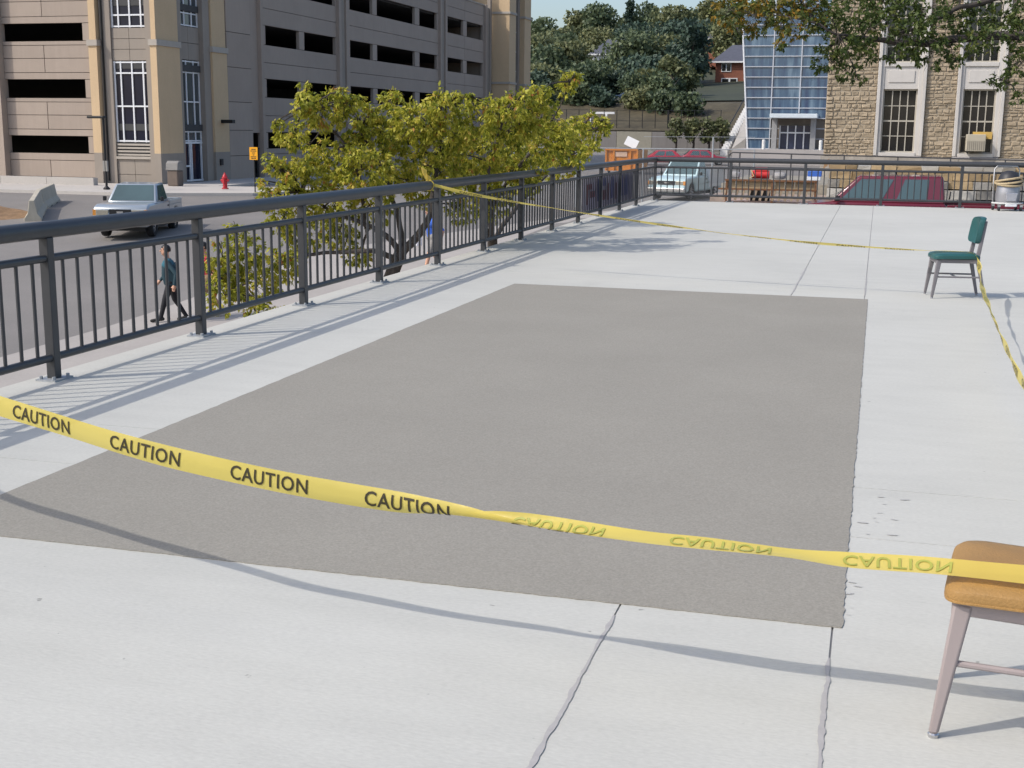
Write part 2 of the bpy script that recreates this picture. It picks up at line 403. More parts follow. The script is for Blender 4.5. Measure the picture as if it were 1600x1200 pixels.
# side face: floors
rows_open = [(.33, 1.32), (3.48, 4.60), (6.65, 7.82), (9.95, 11.3)]
OPY = [(73.5, 78.3), (79.1, 84.15), (86.7, 91.0), (91.9, 100.1), (101.2, 105.5), (108.2, 112.7), (113.8, 118.7)]
z = -1.9
for (za, zb) in rows_open+[(ZT, ZT)]:
    mid = [z, za] if za-z < 1.6 or z < -1 else [z, z+(za-z)*.48, za]
    if z < -1: mid = [z, -.75, -.02, za]
    for q0, q1 in zip(mid[:-1], mid[1:]):
        panel_row_y(72.5, 119.3, q0, q1, [84.9, 106.6, 79.0, 95.8, 113.2])
    if zb > za:
        prev = 72.5
        for (a, b_) in OPY+[(119.3, 119.3)]:
            if a-prev > .05: panel_row_y(prev, a, za, zb, [])
            prev = b_
    z = zb
bx('joint_backing', JOINT, gar, GX-.30, GX-.205, 72.5, 119.3, -1.9, -.05)
for (za, zb), (zc, zd) in zip(rows_open, rows_open[1:]+[(ZT-.1, ZT)]): bx('joint_backing', JOINT, gar, GX-.30, GX-.205, 72.5, 119.3, zb+.06, zc-.06)
# vertical ribs
for (ya, yb) in ((84.35, 84.75), (85.6, 86.2), (105.9, 106.3), (107.2, 107.7), (119.0, 119.5), (120.4, 120.9), (72.45, 72.8)):
    bx('rib', PANELD if ya > 119 else PANEL, gar, GX-.1, GX+.22, ya, yb, -1.8, ZT+(.7 if ya > 119 else .12))
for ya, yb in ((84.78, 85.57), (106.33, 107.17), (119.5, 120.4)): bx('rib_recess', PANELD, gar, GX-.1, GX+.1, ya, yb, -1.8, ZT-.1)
bx('coping', LEDGE, gar, GX-.28, GX+.06, 72.5, 119.3, ZT, ZT+.12)
# grey wall between stair tower and openings, with a recessed doorway
for q0, q1 in ((-1.9, -.05), (-.05, 1.45), (1.45, 3.1), (3.1, 5.1), (5.1, 7.1), (7.1, 9.6), (9.6, 12.6)): panel_row_y(68.5, 71.5, q0, q1, [])
bx('joint_backing', JOINT, gar, GX-.30, GX-.205, 68.5, 71.5, -1.8, 12.4)
bx('door_recess', DARK, gar, GX-.9, GX-.85, 71.4, 72.5, -1.8, 1.3); bx('panel', PANEL, gar, GX-.22, GX-.02, 71.52, 72.44, 1.3, 12.6)
bx('door', mat('grey_door', (.10, .10, .11), rough=.5), gar, GX-.84, GX-.79, 71.6, 72.4, -1.4, .8)
# front face (normal -y), left of the tower
FO = [(.14, 1.06), (3.1, 4.08), (6.1, 7.02), (9.1, 10.0)]
z = -1.9
for (za, zb) in FO+[(13, 13)]:
    mid = [z, -1.15, -.25, za] if z < -1 else [z, z+.36, z+(za-z)*.55, za-.22, za]
    for q0, q1 in zip(mid[:-1], mid[1:]): panel_row_x(-46.5, -41.0, q0, q1, [-43.9] if q1-q0 > .5 else []); panel_row_x(-58, -47.1, q0, q1, [-52])
    if zb > za: panel_row_x(-41.45, -41.0, za, zb, []); panel_row_x(-48.3, -47.1, za, zb, [])
    z = zb
bx('joint_backing', JOINT, gar, -58, -41.05, GY+.205, GY+.3, -1.9, .08)
for (za, zb), (zc, zd) in zip(FO, FO[1:]+[(12.9, 13)]): bx('joint_backing', JOINT, gar, -58, -41.05, GY+.205, GY+.3, zb+.06, zc-.06)
bx('column_fin', PANEL, gar, -47.1, -46.5, GY-.45, GY+.25, -1.55, 13)
# interior decks and back wall
for zf in (-1.6, 1.7, 4.95, 8.2, 11.5):
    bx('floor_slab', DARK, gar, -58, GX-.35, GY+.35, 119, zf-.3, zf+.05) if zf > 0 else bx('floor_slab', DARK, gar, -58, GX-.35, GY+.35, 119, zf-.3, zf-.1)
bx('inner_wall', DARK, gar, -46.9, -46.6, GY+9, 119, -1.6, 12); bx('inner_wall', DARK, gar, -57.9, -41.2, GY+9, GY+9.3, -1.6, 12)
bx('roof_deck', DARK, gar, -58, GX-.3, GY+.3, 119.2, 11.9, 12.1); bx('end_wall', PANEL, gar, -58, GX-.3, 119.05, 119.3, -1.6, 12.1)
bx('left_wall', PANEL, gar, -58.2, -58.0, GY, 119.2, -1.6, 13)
# stair tower: body core set back, pilasters, windows
TT = 16.0
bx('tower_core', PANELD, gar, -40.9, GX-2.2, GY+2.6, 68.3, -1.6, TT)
def pil(x0, x1, y0, y1, m=TAN):
    bx('pilaster_base', PANELD, gar, x0, x1, y0, y1, -1.75, .2); 
    bx('pilaster', m, gar, x0, x1, y0, y1, .2, 5.82); bx('ledge', LEDGE, gar, x0-.07, x1+.07, y0-.07, y1+.07, 5.82, 6.13)
    bx('pilaster', m, gar, x0+.05, x1-.05, y0+.05, y1-.05, 6.13, TT)
pil(-37.36, GX+.02, GY-.05, 63.2)
pil(-37.9, GX+.02, 66.77, 68.47)
pil(-41.0, -40.5, GY-.18, GY+1.2)
bx('jamb', PANELD, gar, -40.5, -39.86, GY+.18, GY+.7, -1.75, TT); bx('downspout', BLACK, gar, -40.36, -40.29, GY+.08, GY+.15, -1.3, TT)
bx('jamb', PANELD, gar, -37.72, -37.36, GY+.1, GY+.7, -1.75, TT)
bx('jamb', PANELD, gar, GX-.6, GX-.12, 63.2, 63.66, -1.75, TT); bx('jamb', PANELD, gar, GX-.6, GX-.12, 66.02, 66.77, -1.75, TT)
# front window bay
yw = GY+.28
for a, b_ in ((-39.86, -38.8), (-38.8, -37.72)):
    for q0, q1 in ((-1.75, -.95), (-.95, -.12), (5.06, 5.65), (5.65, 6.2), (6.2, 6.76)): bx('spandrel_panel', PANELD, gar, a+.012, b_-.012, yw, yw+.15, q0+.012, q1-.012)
bx('sill', LEDGE, gar, -39.86, -37.72, yw-.1, yw+.15, -.12, .02)
for k in range(4): bx('louver', LEDGE, gar, -39.84, -37.74, yw-.03, yw+.06, .06+k*.18, .16+k*.18)
bx('louver_back', DARK, gar, -39.85, -37.73, yw+.08, yw+.12, .02, .78)
def win_front(z0, z1, hz):
    w = MB().box(-39.86, -37.72, yw+.10, yw+.12, z0, z1).build('window', GLASSD, gar)
    for xx in (-39.80, -39.42, -38.74, -38.06, -37.78): bx('mullion', WHITEF, w, xx-.04, xx+.04, yw+.03, yw+.09, z0, z1)
    for zz in hz: bx('transom', WHITEF, w, -39.86, -37.72, yw+.035, yw+.085, zz-.04, zz+.04)
    return w
win_front(.78, 5.04, (.84, 2.68, 4.42, 4.98)); win_front(6.78, 12, (6.84, 7.42, 9.4))
# stair flights seen inside the front window
for zz in (1.0, 3.6, 8.0):
    for k in range(6): bx('stair_rail', mat('grey_metal', (.30, .30, .33), rough=.4), gar, -38.7, -37.76, yw+.125, yw+.135, zz+k*.14, zz+k*.14+.03)
bx('stair_landing', LEDGE, gar, -39.4, -37.76, yw+.122, yw+.132, 3.25, 3.45)
# side window + door bay
xw = GX-.38
for a, b_ in ((63.66, 64.8), (64.8, 66.02)):
    for q0, q1 in ((5.28, 6.2), (6.2, 7.08)): bx('spandrel_panel', PANELD, gar, xw-.15, xw, a+.012, b_-.012, q0+.012, q1-.012)
def win_side(z0, z1, hz):
    w = MB().box(xw-.14, xw-.12, 63.66, 66.02, z0, z1).build('window', glassmat('stair_glass', (.06, .07, .075)), gar)
    for yy in (63.72, 64.55, 65.35, 65.96): bx('mullion', WHITEF, w, xw-.1, xw-.04, yy-.04, yy+.04, z0, z1)
    for zz in hz: bx('transom', WHITEF, w, xw-.095, xw-.045, 63.66, 66.02, zz-.035, zz+.035)
win_side(.80, 5.26, (.85, 1.35, 3.0, 4.6, 5.2)); win_side(7.1, 12, (7.15, 7.8, 9.8))
ent = MB().box(xw-.14, xw-.12, 63.66, 66.02, -1.42, .8).build('entrance', GLASSD, gar)
for yy in (63.72, 64.62, 64.80, 65.9): bx('door_frame', WHITEF, ent, xw-.1, xw-.02, yy-.05, yy+.05, -1.42, .8)
for zz in (-1.36, .74, -.55): bx('door_rail', WHITEF, ent, xw-.095, xw-.025, 63.66, 66.02 if zz > .5 or zz < -1 else 64.7, zz-.05, zz+.05)
# wall lamp and small black plate lower down
bx('wall_lamp', BLACK, gar, GX+.02, GX+.75, 67.5, 67.85, 1.85, 2.05); bx('door_control', BLACK, gar, GX+.02, GX+.1, 67.2, 67.5, -.55, -.2)
# far stair tower
fx = -35.14
def fpil(x0, x1, y0, y1):
    for za, zb in ((-1.6, 6.0), (6.2, 12.6), (12.8, 22)): bx('pilaster', TAN, gar, x0, x1, y0, y1, za, zb)
    for zz in (6.0, 12.6): bx('ledge', LEDGE, gar, x0-.1, x1+.1, y0-.1, y1+.1, zz, zz+.2)
fpil(-39, fx, 121.4, 123.7); fpil(-39, fx, 126.9, 129.3)
bx('jamb', PANELD, gar, -39, fx-.5, 123.7, 124.1, -1.6, 22); bx('jamb', PANELD, gar, -39, fx-.5, 126.3, 126.9, -1.6, 22)
w = MB().box(fx-.8, fx-.75, 124.1, 126.3, 7.4, 22).build('window', glassmat('tower_glass', (.05, .06, .10)), gar)
for zz in np.arange(7.4, 22, 1.9): bx('transom', WHITEF, w, fx-.74, fx-.70, 124.1, 126.3, zz-.04, zz+.04)
bx('spandrel_panel', PANELD, gar, fx-.8, fx-.7, 124.1, 126.3, -1.6, 7.35)
bx('far_tower_back', PANELD, gar, -44, -39, 119.3, 129, -1.6, 18)

# low wall, street furniture in front of the garage
lw = thing('low_wall', 'low pale concrete planter wall along the foot of the garage', 'wall', (-44, 58, -1.5))
for k in range(6): bx('wall_block', WALK2, lw, -56+k*2.83+.01, -53.17+k*2.83-.01, 57.6, 58.0, -1.6, -1.02)
pl = thing('street_lamp', 'black street lamp with flat head beside the garage front window', 'street lamp', (-35.6, 53.6, -1.4))
MB().tube([(-35.6, 53.6, -1.35), (-35.6, 53.6, 2.05)], .055, 10).build('pole', BLACK, pl, smooth=True)
MB().box(-36.4, -35.5, 53.45, 53.75, 1.98, 2.1).build('lamp_head', BLACK, pl, bevel=.03); MB().lathe((-35.6, 53.6, -1.4), [(.16, 0), (.16, .1), (.06, .2)], 10).build('base', BLACK, pl)
MB().box(-35.72, -35.48, 53.55, 53.65, -.5, .0).build('control_box', mat('grey_box', (.25, .24, .22)), pl)
tr = thing('litter_bin', 'brown square litter bin with grey hood by the garage corner', 'litter bin', (-35.2, 59.3, -1.40))
MB().box(-35.55, -34.95, 59.0, 59.6, -1.4, -.62).build('body', mat('bin_brown', (.14, .11, .09), var=.2), tr, bevel=.04)
MB().prism([(58.95, -.6), (59.65, -.6), (59.6, -.22), (59.45, -.12), (59.15, -.12), (59.0, -.22)], 'x', -35.6, -34.9).build('hood', mat('bin_hood', (.22, .21, .2)), tr, bevel=.03)
hy = thing('fire_hydrant', 'red fire hydrant on the pavement beside the garage', 'fire hydrant', (-30.85, 56.5, -1.35))
RED = mat('hydrant_red', (.42, .02, .03), rough=.45)
c = (-30.85, 56.5, -1.35)
MB().lathe(c, [(.17, 0), (.17, .05), (.11, .06), (.11, .5), (.15, .51), (.15, .56), (.12, .58), (.09, .68), (.04, .73), (.03, .8)], 12).build('barrel', RED, hy, smooth=True)
for dx_ in (-1, 1): MB().tube([(c[0]+dx_*.05, c[1], c[2]+.42), (c[0]+dx_*.21, c[1], c[2]+.42)], .06, 8).build('side_nozzle', RED, hy)
MB().tube([(c[0], c[1]-.05, c[2]+.36), (c[0], c[1]-.22, c[2]+.36)], .08, 8).build('pumper_nozzle', RED, hy)
sg = thing('street_sign', 'yellow-orange rectangular sign on a thin dark post before the garage', 'sign', (-28.45, 55.0, -1.3))
MB().tube([(-28.45, 55.0, -1.4), (-28.45, 55.0, .75)], .03, 8).build('post', BLACK, sg)
pan = MB().box(-28.66, -28.24, 54.94, 54.96, .13, .72).build('panel', mat('sign_yellow', (.80, .36, .01), rough=.4, var=.05), sg)
for k, (hw, zz) in enumerate(((.12, .62), (.15, .54), (.08, .45), (.05, .36), (.15, .27), (.13, .2))): bx('lettering', BLACK, pan, -28.45-hw, -28.45+hw, 54.936, 54.939, zz-.018, zz+.018)

# road works at the left
DIRT = mat('dirt', (.24, .15, .08), var=.35, scale=2.5, fine=.2, fscale=8)
BARR = mat('barrier_concrete', (.44, .40, .32), var=.14, scale=1.2, streak=.12)
def barrier(a, b_, label):
    a = Vector(a); b_ = Vector(b_); d = (b_-a); L_ = d.length; ang = math.atan2(d.y, d.x)
    t = thing('road_barrier', label, 'barrier', tuple(a), ang, 'concrete road barriers', world=False)
    t.rotation_euler = (0, -math.atan2(d.z, Vector((d.x, d.y)).length), ang)
    MB().prism([(-.30, -.05), (.30, -.05), (.30, .08), (.17, .26), (.09, .74), (-.09, .74), (-.17, .26), (-.30, .08)], 'x', 0, L_-.06).build('body', BARR, t, bevel=.02)
    for q in (.3, .7): MB().box(L_*q-.25, L_*q+.25, -.305, .305, -.05, .03).build('drain_slot', JOINT, t)
barrier((-29.3, 39.4, gh(-29.3, 39.4)), (-32.3, 43.9, gh(-32.3, 43.9)), 'pale concrete road barrier, nearer of two, beside the dirt heap')
barrier((-32.35, 44.0, gh(-32.35, 44)), (-34.0, 47.2, gh(-34.0, 47.2)), 'pale concrete road barrier, farther of two, nearer the pavement')
dh = MB(); nx = 26
for j in range(nx):
    for i in range(nx):
        u, v = i/(nx-1)*2-1, j/(nx-1)*2-1; x = -33.8+u*3.6; y = 40.5+v*2.6; rr_ = max(0, 1-(u*u+v*v))
        dh.v.append((x, y, gh(x, y)-.05+.42*rr_*(.7+.6*random.random())))
dh.f = [(j*nx+i, j*nx+i+1, (j+1)*nx+i+1, (j+1)*nx+i) for j in range(nx-1) for i in range(nx-1)]
tag(dh.build('dirt_heap', DIRT, smooth=True, fix=False), 'low heap of brown dirt and rubble at the left edge', 'dirt heap')
fp = thing('fence_frame', 'thin grey metal fence frame standing at the far left edge', 'fence', (-30.2, 36.6, -1.8))
for q in (0, .28):
    MB().tube([(-30.2+q, 36.6+q*.2, -1.9), (-30.35+q, 36.6+q*.2, .45)], .028, 8).build('upright', STEEL, fp)
for zz in (-1.2, -.4, .35): MB().tube([(-30.25, 36.6, zz), (-29.97, 36.66, zz)], .018, 6).build('crossbar', STEEL, fp)
for zz in (-1.0, -.2): MB().tube([(-31.6, 36.1, zz), (-30.25, 36.6, zz)], .012, 6).build('wire', STEEL, fp)

# ------------------------------------------------------------------ stone building on the right
STONE = mat('field_stone', (.37, .30, .212), rough=.9, var=.14, scale=3.0, fine=.10, fscale=22, bump=.3, bscale=14, rnd=.10)
MORT = mat('mortar', (.33, .28, .21), var=.15, scale=4)
LIME = mat('limestone_trim', (.53, .505, .475), var=.08, scale=1.5, streak=.06)
SY = 54.5; SX0, SX1, SZ0, SZ1 = -2.22, 9.6, .72, 8.6
sb = thing('stone_building', 'tan rubble stone building with tall paned windows in white limestone surrounds', 'building', (SX0, SY, .0))
WX = [(-.24, 1.64), (2.82, 4.62), (5.8, 7.6)]            # window surrounds
solid = [(SX0, -.24), (1.64, 2.82), (4.62, 5.8), (7.6, SX1)]
for a, b_ in solid: bx('wall_core', MORT, sb, a, b_, SY+.06, SY+.5, SZ0, SZ1)
bx('side_wall', MORT, sb, SX0+.05, SX0+.4, SY+.5, SY+14, SZ0, SZ1); bx('roof', JOINT, sb, SX0, SX1, SY+.3, SY+14, SZ1, SZ1+.2)
bx('back_wall', MORT, sb, SX0, SX1, SY+14, SY+14.3, SZ0, SZ1); bx('interior_floor', DARK, sb, SX0+.4, SX1, SY+.6, SY+14, 4.0, 4.2); bx('interior_wall', DARK, sb, SX0+.4, SX1, SY+3.0, SY+3.2, SZ0, SZ1)
stones = []
rs = random.Random(11)
for a, b_ in solid:
    z = SZ0
    while z < SZ1-.05:
        h = rs.uniform(.08, .20); h = min(h, SZ1-z); x = a
        while x < b_-.03:
            w = rs.uniform(.13, .40)
            if b_-x-w < .12: w = b_-x
            quoin = (a == SX0 and x == a)
            stones.append((x, min(x+w, b_), z, z+h, rs.uniform(.010, .035)+(.03 if quoin else 0), rs.random()))
            x += w
        z += h
def stone_geo(b, st, y=SY, g_=.008):
    x0, x1, z0, z1, d, tt = st
    j = lambda s=.018: rs.uniform(-s, s)
    x0 += g_; x1 -= g_; z0 += g_; z1 -= g_
    o = [(x0+j(), y+.08, z0+j()), (x1+j(), y+.08, z0+j()), (x1+j(), y+.08, z1+j()), (x0+j(), y+.08, z1+j())]
    i_ = .028; f = [(x0+i_+j(), y+.05-d+j(), z0+i_+j()), (x1-i_+j(), y+.05-d+j(), z0+i_+j()), (x1-i_+j(), y+.05-d+j(), z1-i_+j()), (x0+i_+j(), y+.05-d+j(), z1-i_+j())]
    n = len(b.v); b.v += o+f; b.f += [(n+4, n+5, n+6, n+7), (n, n+1, n+5, n+4), (n+1, n+2, n+6, n+5), (n+2, n+3, n+7, n+6), (n+3, n, n+4, n+7)]
stones.sort(key=lambda s: -(s[1]-s[0])*(s[3]-s[2]) if s[1] < 5.6 and s[2] < 7.2 else 1)
for st in stones[:295]:
    b = MB(); stone_geo(b, st); b.build('stone', STONE, sb, fix=False)
b = MB(); tints = []
for st in stones[295:]: stone_geo(b, st); tints += [st[5]]*5
o = b.build('stonework', STONE, sb, fix=False); o['kind'] = 'stuff'
at_ = o.data.attributes.new('tint', 'FLOAT', 'FACE'); at_.data.foreach_set('value', tints)
# concrete plinth
for k in range(9): bx('plinth_block', mat('stained_plinth', (.33, .30, .26), var=.25, scale=1.0, streak=.2, rust=((.30, .17, .08), .9, .66)), sb, SX0-.1+k*1.35, SX0-.1+k*1.35+1.34, SY-.14, SY+.3, -.6, SZ0)
PANE = glassmat('window_pane', (.012, .012, .014), rough=.08)
MUNT = mat('window_muntin', (.42, .39, .33), var=.1)
def stone_window(x0, x1, z0, z1, rows, cols=4):
    w = thing('x', None, None); bpy.data.objects.remove(w)
    fr = MB().box(x0, x0+.06, SY+.16, SY+.22, z0, z1).box(x1-.06, x1, SY+.16, SY+.22, z0, z1).box(x0+.06, x1-.06, SY+.16, SY+.22, z0, z0+.06).box(x0+.06, x1-.06, SY+.16, SY+.22, z1-.06, z1).build('window', MUNT, sb)
    cw = (x1-x0-.12)/cols; rh = (z1-z0-.12)/rows
    for c_ in range(cols):
        for r0 in range(rows):
            xa = x0+.06+c_*cw; za = z0+.06+r0*rh
            bx('pane', PANE, fr, xa+.02, xa+cw-.02, SY+.20, SY+.21, za+.02, za+rh-.02)
    for c_ in range(1, cols): xa = x0+.06+c_*cw; bx('muntin', MUNT, fr, xa-.02, xa+.02, SY+.165, SY+.215, z0+.06, z1-.06)
    for r0 in range(1, rows): za = z0+.06+r0*rh; bx('muntin', MUNT, fr, x0+.06, x1-.06, SY+.17, SY+.212, za-(.03 if r0 % 2 == 0 else .016), za+(.03 if r0 % 2 == 0 else .016))
    return fr
for k, (a, b_) in enumerate(WX):
    pa, pb = a+.25, b_-.30
    MB().box(a, a+.13, SY-.10, SY+.5, .78, SZ1).box(a+.13, pa, SY-.02, SY+.5, .78, SZ1).build('left_jamb', LIME, sb, bevel=.012)
    MB().box(pb, b_-.13, SY-.02, SY+.5, .78, SZ1).box(b_-.13, b_, SY-.10, SY+.5, .78, SZ1).build('right_jamb', LIME, sb, bevel=.012)
    MB().box(pa-.05, pb+.05, SY-.06, SY+.5, .76, .90).build('sill', LIME, sb, bevel=.01)
    pn = MB().box(pa, pb, SY+.02, SY+.4, 3.42, 4.30).build('spandrel', LIME, sb)
    MB().box(pa+.16, pb-.16, SY-.015, SY+.02, 3.68, 4.14).build('raised_panel', LIME, pn, bevel=.012)
    MB().box(pa, pb, SY-.04, SY+.4, 4.30, 4.46).build('sill', LIME, sb, bevel=.012)
    stone_window(pa, pb, .90, 3.42, 4); stone_window(pa, pb, 4.46, 7.4, 5)
    MB().box(pa, pb, SY+.02, SY+.4, 7.4, SZ1).build('spandrel', LIME, sb)
# window air conditioner, yellow board
ac = thing('air_conditioner', 'beige window air conditioner jutting from the right stone window', 'air conditioner', (3.6, SY, .95))
MB().box(3.30, 4.02, SY-.5, SY+.1, 1.0, 1.66).build('casing', mat('ac_beige', (.42, .38, .30), var=.1), ac, bevel=.02)
for k in range(9): bx('grille_slat', mat('ac_grille', (.22, .2, .17)), ac, 3.34+k*.075, 3.37+k*.075, SY-.512, SY-.503, 1.05, 1.40)
bx('support', BLACK, ac, 3.35, 3.40, SY-.45, SY, .915, .998)
tag(MB().box(3.55, 4.28, SY-.02, SY+.08, 1.48, 1.76).build('window_board', mat('yellow_board', (.55, .36, .10), var=.15)), 'yellow wooden board filling the window above the air conditioner', 'board')

# terrace pipe rail and dry-stone courses in front of the stone building
trl = thing('terrace_rail', 'thin dark pipe rail on the terrace in front of the stone building', 'railing', (-5.1, 46, -.1))
PIPE = mat('pipe_paint', (.06, .06, .065), rough=.5)
pts = [(-5.14, 46, -.2), (-5.14, 46, .82), (-5.08, 46, .91), (-4.98, 46, .945)]+[(x, 46, .945-(x+5)*.013) for x in np.linspace(-4, 9, 12)]
MB().tube(pts, .025, 8).build('top_pipe', PIPE, trl, smooth=True); MB().tube([(-5.14, 46, .45), (9, 46, .35)], .02, 8).build('middle_pipe', PIPE, trl, smooth=True)
for x in (-4.75, -2.96, -1.16, .63, 2.35, 4.1, 5.9, 7.7): MB().tube([(x, 46, -.3), (x, 46, .94-(x+5)*.013)], .025, 8).build('post', PIPE, trl, smooth=True)
ter = thing('terrace_wall', 'stepped courses of rough tan and grey stone below the terrace rail', 'wall', (-1, 44, -1.4))
cours = [(-1.6, -.85, 43.1, .45), (-.85, -.42, 43.3, .45), (-.42, -.12, 43.6, .55), (-.12, .14, 44.0, .5), (.14, .40, 44.6, .45), (.40, .60, 45.2, .5)]
TS = [mat('course_grey', (.30, .28, .25), var=.22, scale=4, bump=.5, bscale=18, rnd=.2), mat('course_tan', (.38, .28, .16), var=.25, scale=4, bump=.5, bscale=18, rnd=.25), mat('course_pale', (.42, .40, .36), var=.18, scale=4, bump=.5, bscale=18, rnd=.2)]
for k, (z0, z1, y0, wl) in enumerate(cours):
    x = -1.6
    while x < 9.5:
        w = wl*rs.uniform(.7, 1.8)
        b = MB().box(x+.012, x+w-.012, y0+rs.uniform(-.06, .06), y0+1.6, z0+.01, z1-rs.uniform(.0, .035)-.004)
        b.v = [(p[0]+rs.uniform(-.02, .02), p[1]+rs.uniform(-.03, .03), p[2]+rs.uniform(-.012, .012)) for p in b.v]
        b.build('stone', rs.choice([TS[0], TS[2]] if k < 3 else ([TS[1], TS[1], TS[0]] if k < 5 else [TS[1], TS[2]])), ter, fix=False); x += w
struct(MB().box(-5.3, 12, 45.4, SY+.2, -1.7, -.12).build('terrace', mat('terrace_gravel', (.26, .24, .20), var=.25, scale=2, fine=.2, fscale=14)))
struct(MB().box(-5.4, -1.5, 43.2, 45.38, -1.7, -.45).build('terrace_bench', mat('rubble_ground', (.30, .24, .2), var=.35, scale=3)))

# construction stores between deck end and terrace
WOOD = mat('form_plywood', (.33, .25, .15), var=.2, scale=2.5, rnd=.15); RUSTY = mat('rusty_steel', (.16, .075, .035), var=.3, scale=8)
fr = thing('form_panel_rack', 'long rusty rack of tan plywood form panels beyond the far railing', 'rack', (-3.2, 40, -1.5))
MB().box(-4.55, -1.75, 39.95, 40.05, .17, .225).build('top_beam', RUSTY, fr); MB().box(-4.75, -1.75, 39.95, 40.05, -.10, -.05).build('lower_beam', RUSTY, fr)
for k in range(9): bx('panel', WOOD, fr, -4.52+k*.30, -4.24+k*.30, 40.06, 40.12, -.06, .19)
for k in range(15):
    o = bx('strut', mat('strut_timber', (.36, .27, .19), var=.2, rnd=.2), fr, -4.60+k*.19, -4.53+k*.19, 39.96, 40.04, -.42, -.10, rot=(0, R(14), 0))
for x in (-4.5, -3.1, -1.8): bx('leg', RUSTY, fr, x-.03, x+.03, 39.97, 40.03, -1.6, .17)
MB().box(-4.6, -1.7, 40.1, 41.6, -1.6, -.45).build('timber_stack', mat('timber_pink', (.40, .29, .24), var=.3, scale=5), fr)
def lump(name, label, cat, c, r, m, seed):
    rr_ = random.Random(seed); t = thing(name, label, cat, (c[0], c[1], c[2]-r[2]))
    b = MB(); n1, n2 = 8, 12
    for i in range(n1+1):
        th = math.pi*i/n1
        for k in range(n2):
            ph = 2*math.pi*k/n2; q = 1+rr_.uniform(-.12, .12); f = lambda v: math.copysign(abs(v)**.55, v)
            b.v.append((c[0]+r[0]*q*f(math.sin(th)*math.cos(ph)), c[1]+r[1]*q*f(math.sin(th)*math.sin(ph)), c[2]+r[2]*f(math.cos(th))))
    b.f = [(i*n2+k, i*n2+(k+1) % n2, (i+1)*n2+(k+1) % n2, (i+1)*n2+k) for i in range(n1) for k in range(n2)]
    b.build('cover', m, t, smooth=True)
    return t
cp = thing('compressor', 'red compressor with pale hose standing on the panel rack', 'compressor', (-3.5, 40.6, .0))
MB().tube([(-3.78, 40.5, .36), (-3.25, 40.5, .36)], .13, 12).build('tank', mat('compressor_red', (.5, .03, .03), rough=.4), cp, smooth=True); MB().box(-3.7, -3.3, 40.4, 40.62, .45, .58).build('motor', mat('compressor_red', (.5, .03, .03)), cp, bevel=.02)
MB().tube([(-3.8, 40.35, .5), (-3.7, 40.3, .32), (-3.85, 40.3, .24)], .02, 6).build('hose', mat('hose_tan', (.5, .38, .2)), cp); bx('frame', BLACK, cp, -3.8, -3.2, 40.45, 40.55, -.45, .22)
lump('sack', 'grey filled sack on the panel rack left of the red compressor', 'sack', (-4.32, 40.6, .33), (.16, .15, .11), mat('sack_grey', (.34, .33, .33)), 2)
lump('sack', 'grey filled sack on the panel rack right of the red compressor', 'sack', (-2.95, 40.6, .33), (.2, .15, .11), mat('sack_grey', (.34, .33, .33)), 3)
bt = thing('blue_crate', 'blue and white crate at the right end of the panel rack', 'crate', (-1.87, 40.4, .2))
MB().box(-2.07, -1.66, 40.3, 40.6, .34, .5).build('body', mat('crate_blue', (.05, .14, .5)), bt, bevel=.01); MB().box(-2.09, -1.68, 40.28, 40.58, .22, .335).build('base', mat('crate_white', (.7, .72, .75)), bt, bevel=.01)
lump('rubble_pile', 'small heap of pinkish rubble below the panel rack', 'rubble', (-3.6, 38.9, -1.25), (1.2, .5, .55), mat('rubble', (.36, .29, .24), var=.3, scale=5), 9)

# ------------------------------------------------------------------ glass tower
TY = 129.0
gt = thing('glass_tower', 'blue glass curtain-wall stair tower with white mullions and entrance canopy', 'building', (-9, TY, 0))
def tgl():
    m = bpy.data.materials.new('curtain_glass'); m.use_nodes = True; N = m.node_tree.nodes; L = m.node_tree.links; p = N['Principled BSDF']
    geo = N.new('ShaderNodeNewGeometry'); mp = N.new('ShaderNodeMapping'); mp.inputs['Scale'].default_value = (1.6, 1, .22); L.new(geo.outputs['Position'], mp.inputs[0])
    n = N.new('ShaderNodeTexNoise'); n.inputs['Scale'].default_value = 1.0; n.inputs['Detail'].default_value = 4; L.new(mp.outputs[0], n.inputs['Vector'])
    r = N.new('ShaderNodeValToRGB'); L.new(n.outputs['Fac'], r.inputs[0]); e = r.color_ramp.elements
    e[0].position = .34; e[0].color = (.022, .05, .12, 1); e[1].position = .70; e[1].color = (.16, .24, .32, 1); q = e.new(.5); q.color = (.05, .105, .18, 1)
    L.new(r.outputs[0], p.inputs['Base Color']); p.inputs['Roughness'].default_value = .04; p.inputs['Specular IOR Level'].default_value = 1.0
    return m
TG = tgl(); MULL = mat('mullion_grey', (.5, .52, .56), rough=.45, var=.05); zr = [0.05+k*.985 for k in range(22)]
def xl(z): return -12.6-(z*.085 if z < 13 else 13*.085)
for r0 in range(len(zr)-1):
    za, zb = zr[r0], zr[r0+1]
    if r0 < 13:
        b = MB(); b.v = [(xl(za), TY, za), (-10.48, TY, za), (-10.55, TY, zb), (xl(zb), TY, zb)]; b.f = [(0, 1, 2, 3)]; b.build('pane', TG, gt, fix=False)
    for a, b_ in ((-10.5, -7.8), (-7.8, -5.1), (-5.1, -2.4)):
        if za < 2.2 and a < -6: continue
        bx('pane', TG, gt, a+.05, b_-.05, TY-.01, TY+.03, za+.04, zb-.04)
    bx('transom', MULL, gt, xl(za) if r0 < 14 else -10.5, -2.4, TY-.12, TY-.02, za-.038, za+.038)
for x in (-10.5, -7.8, -5.1): bx('mullion', MULL, gt, x-.05, x+.05, TY-.13, TY-.015, .05 if x > -6 or x < -10 else 3.5, 21)
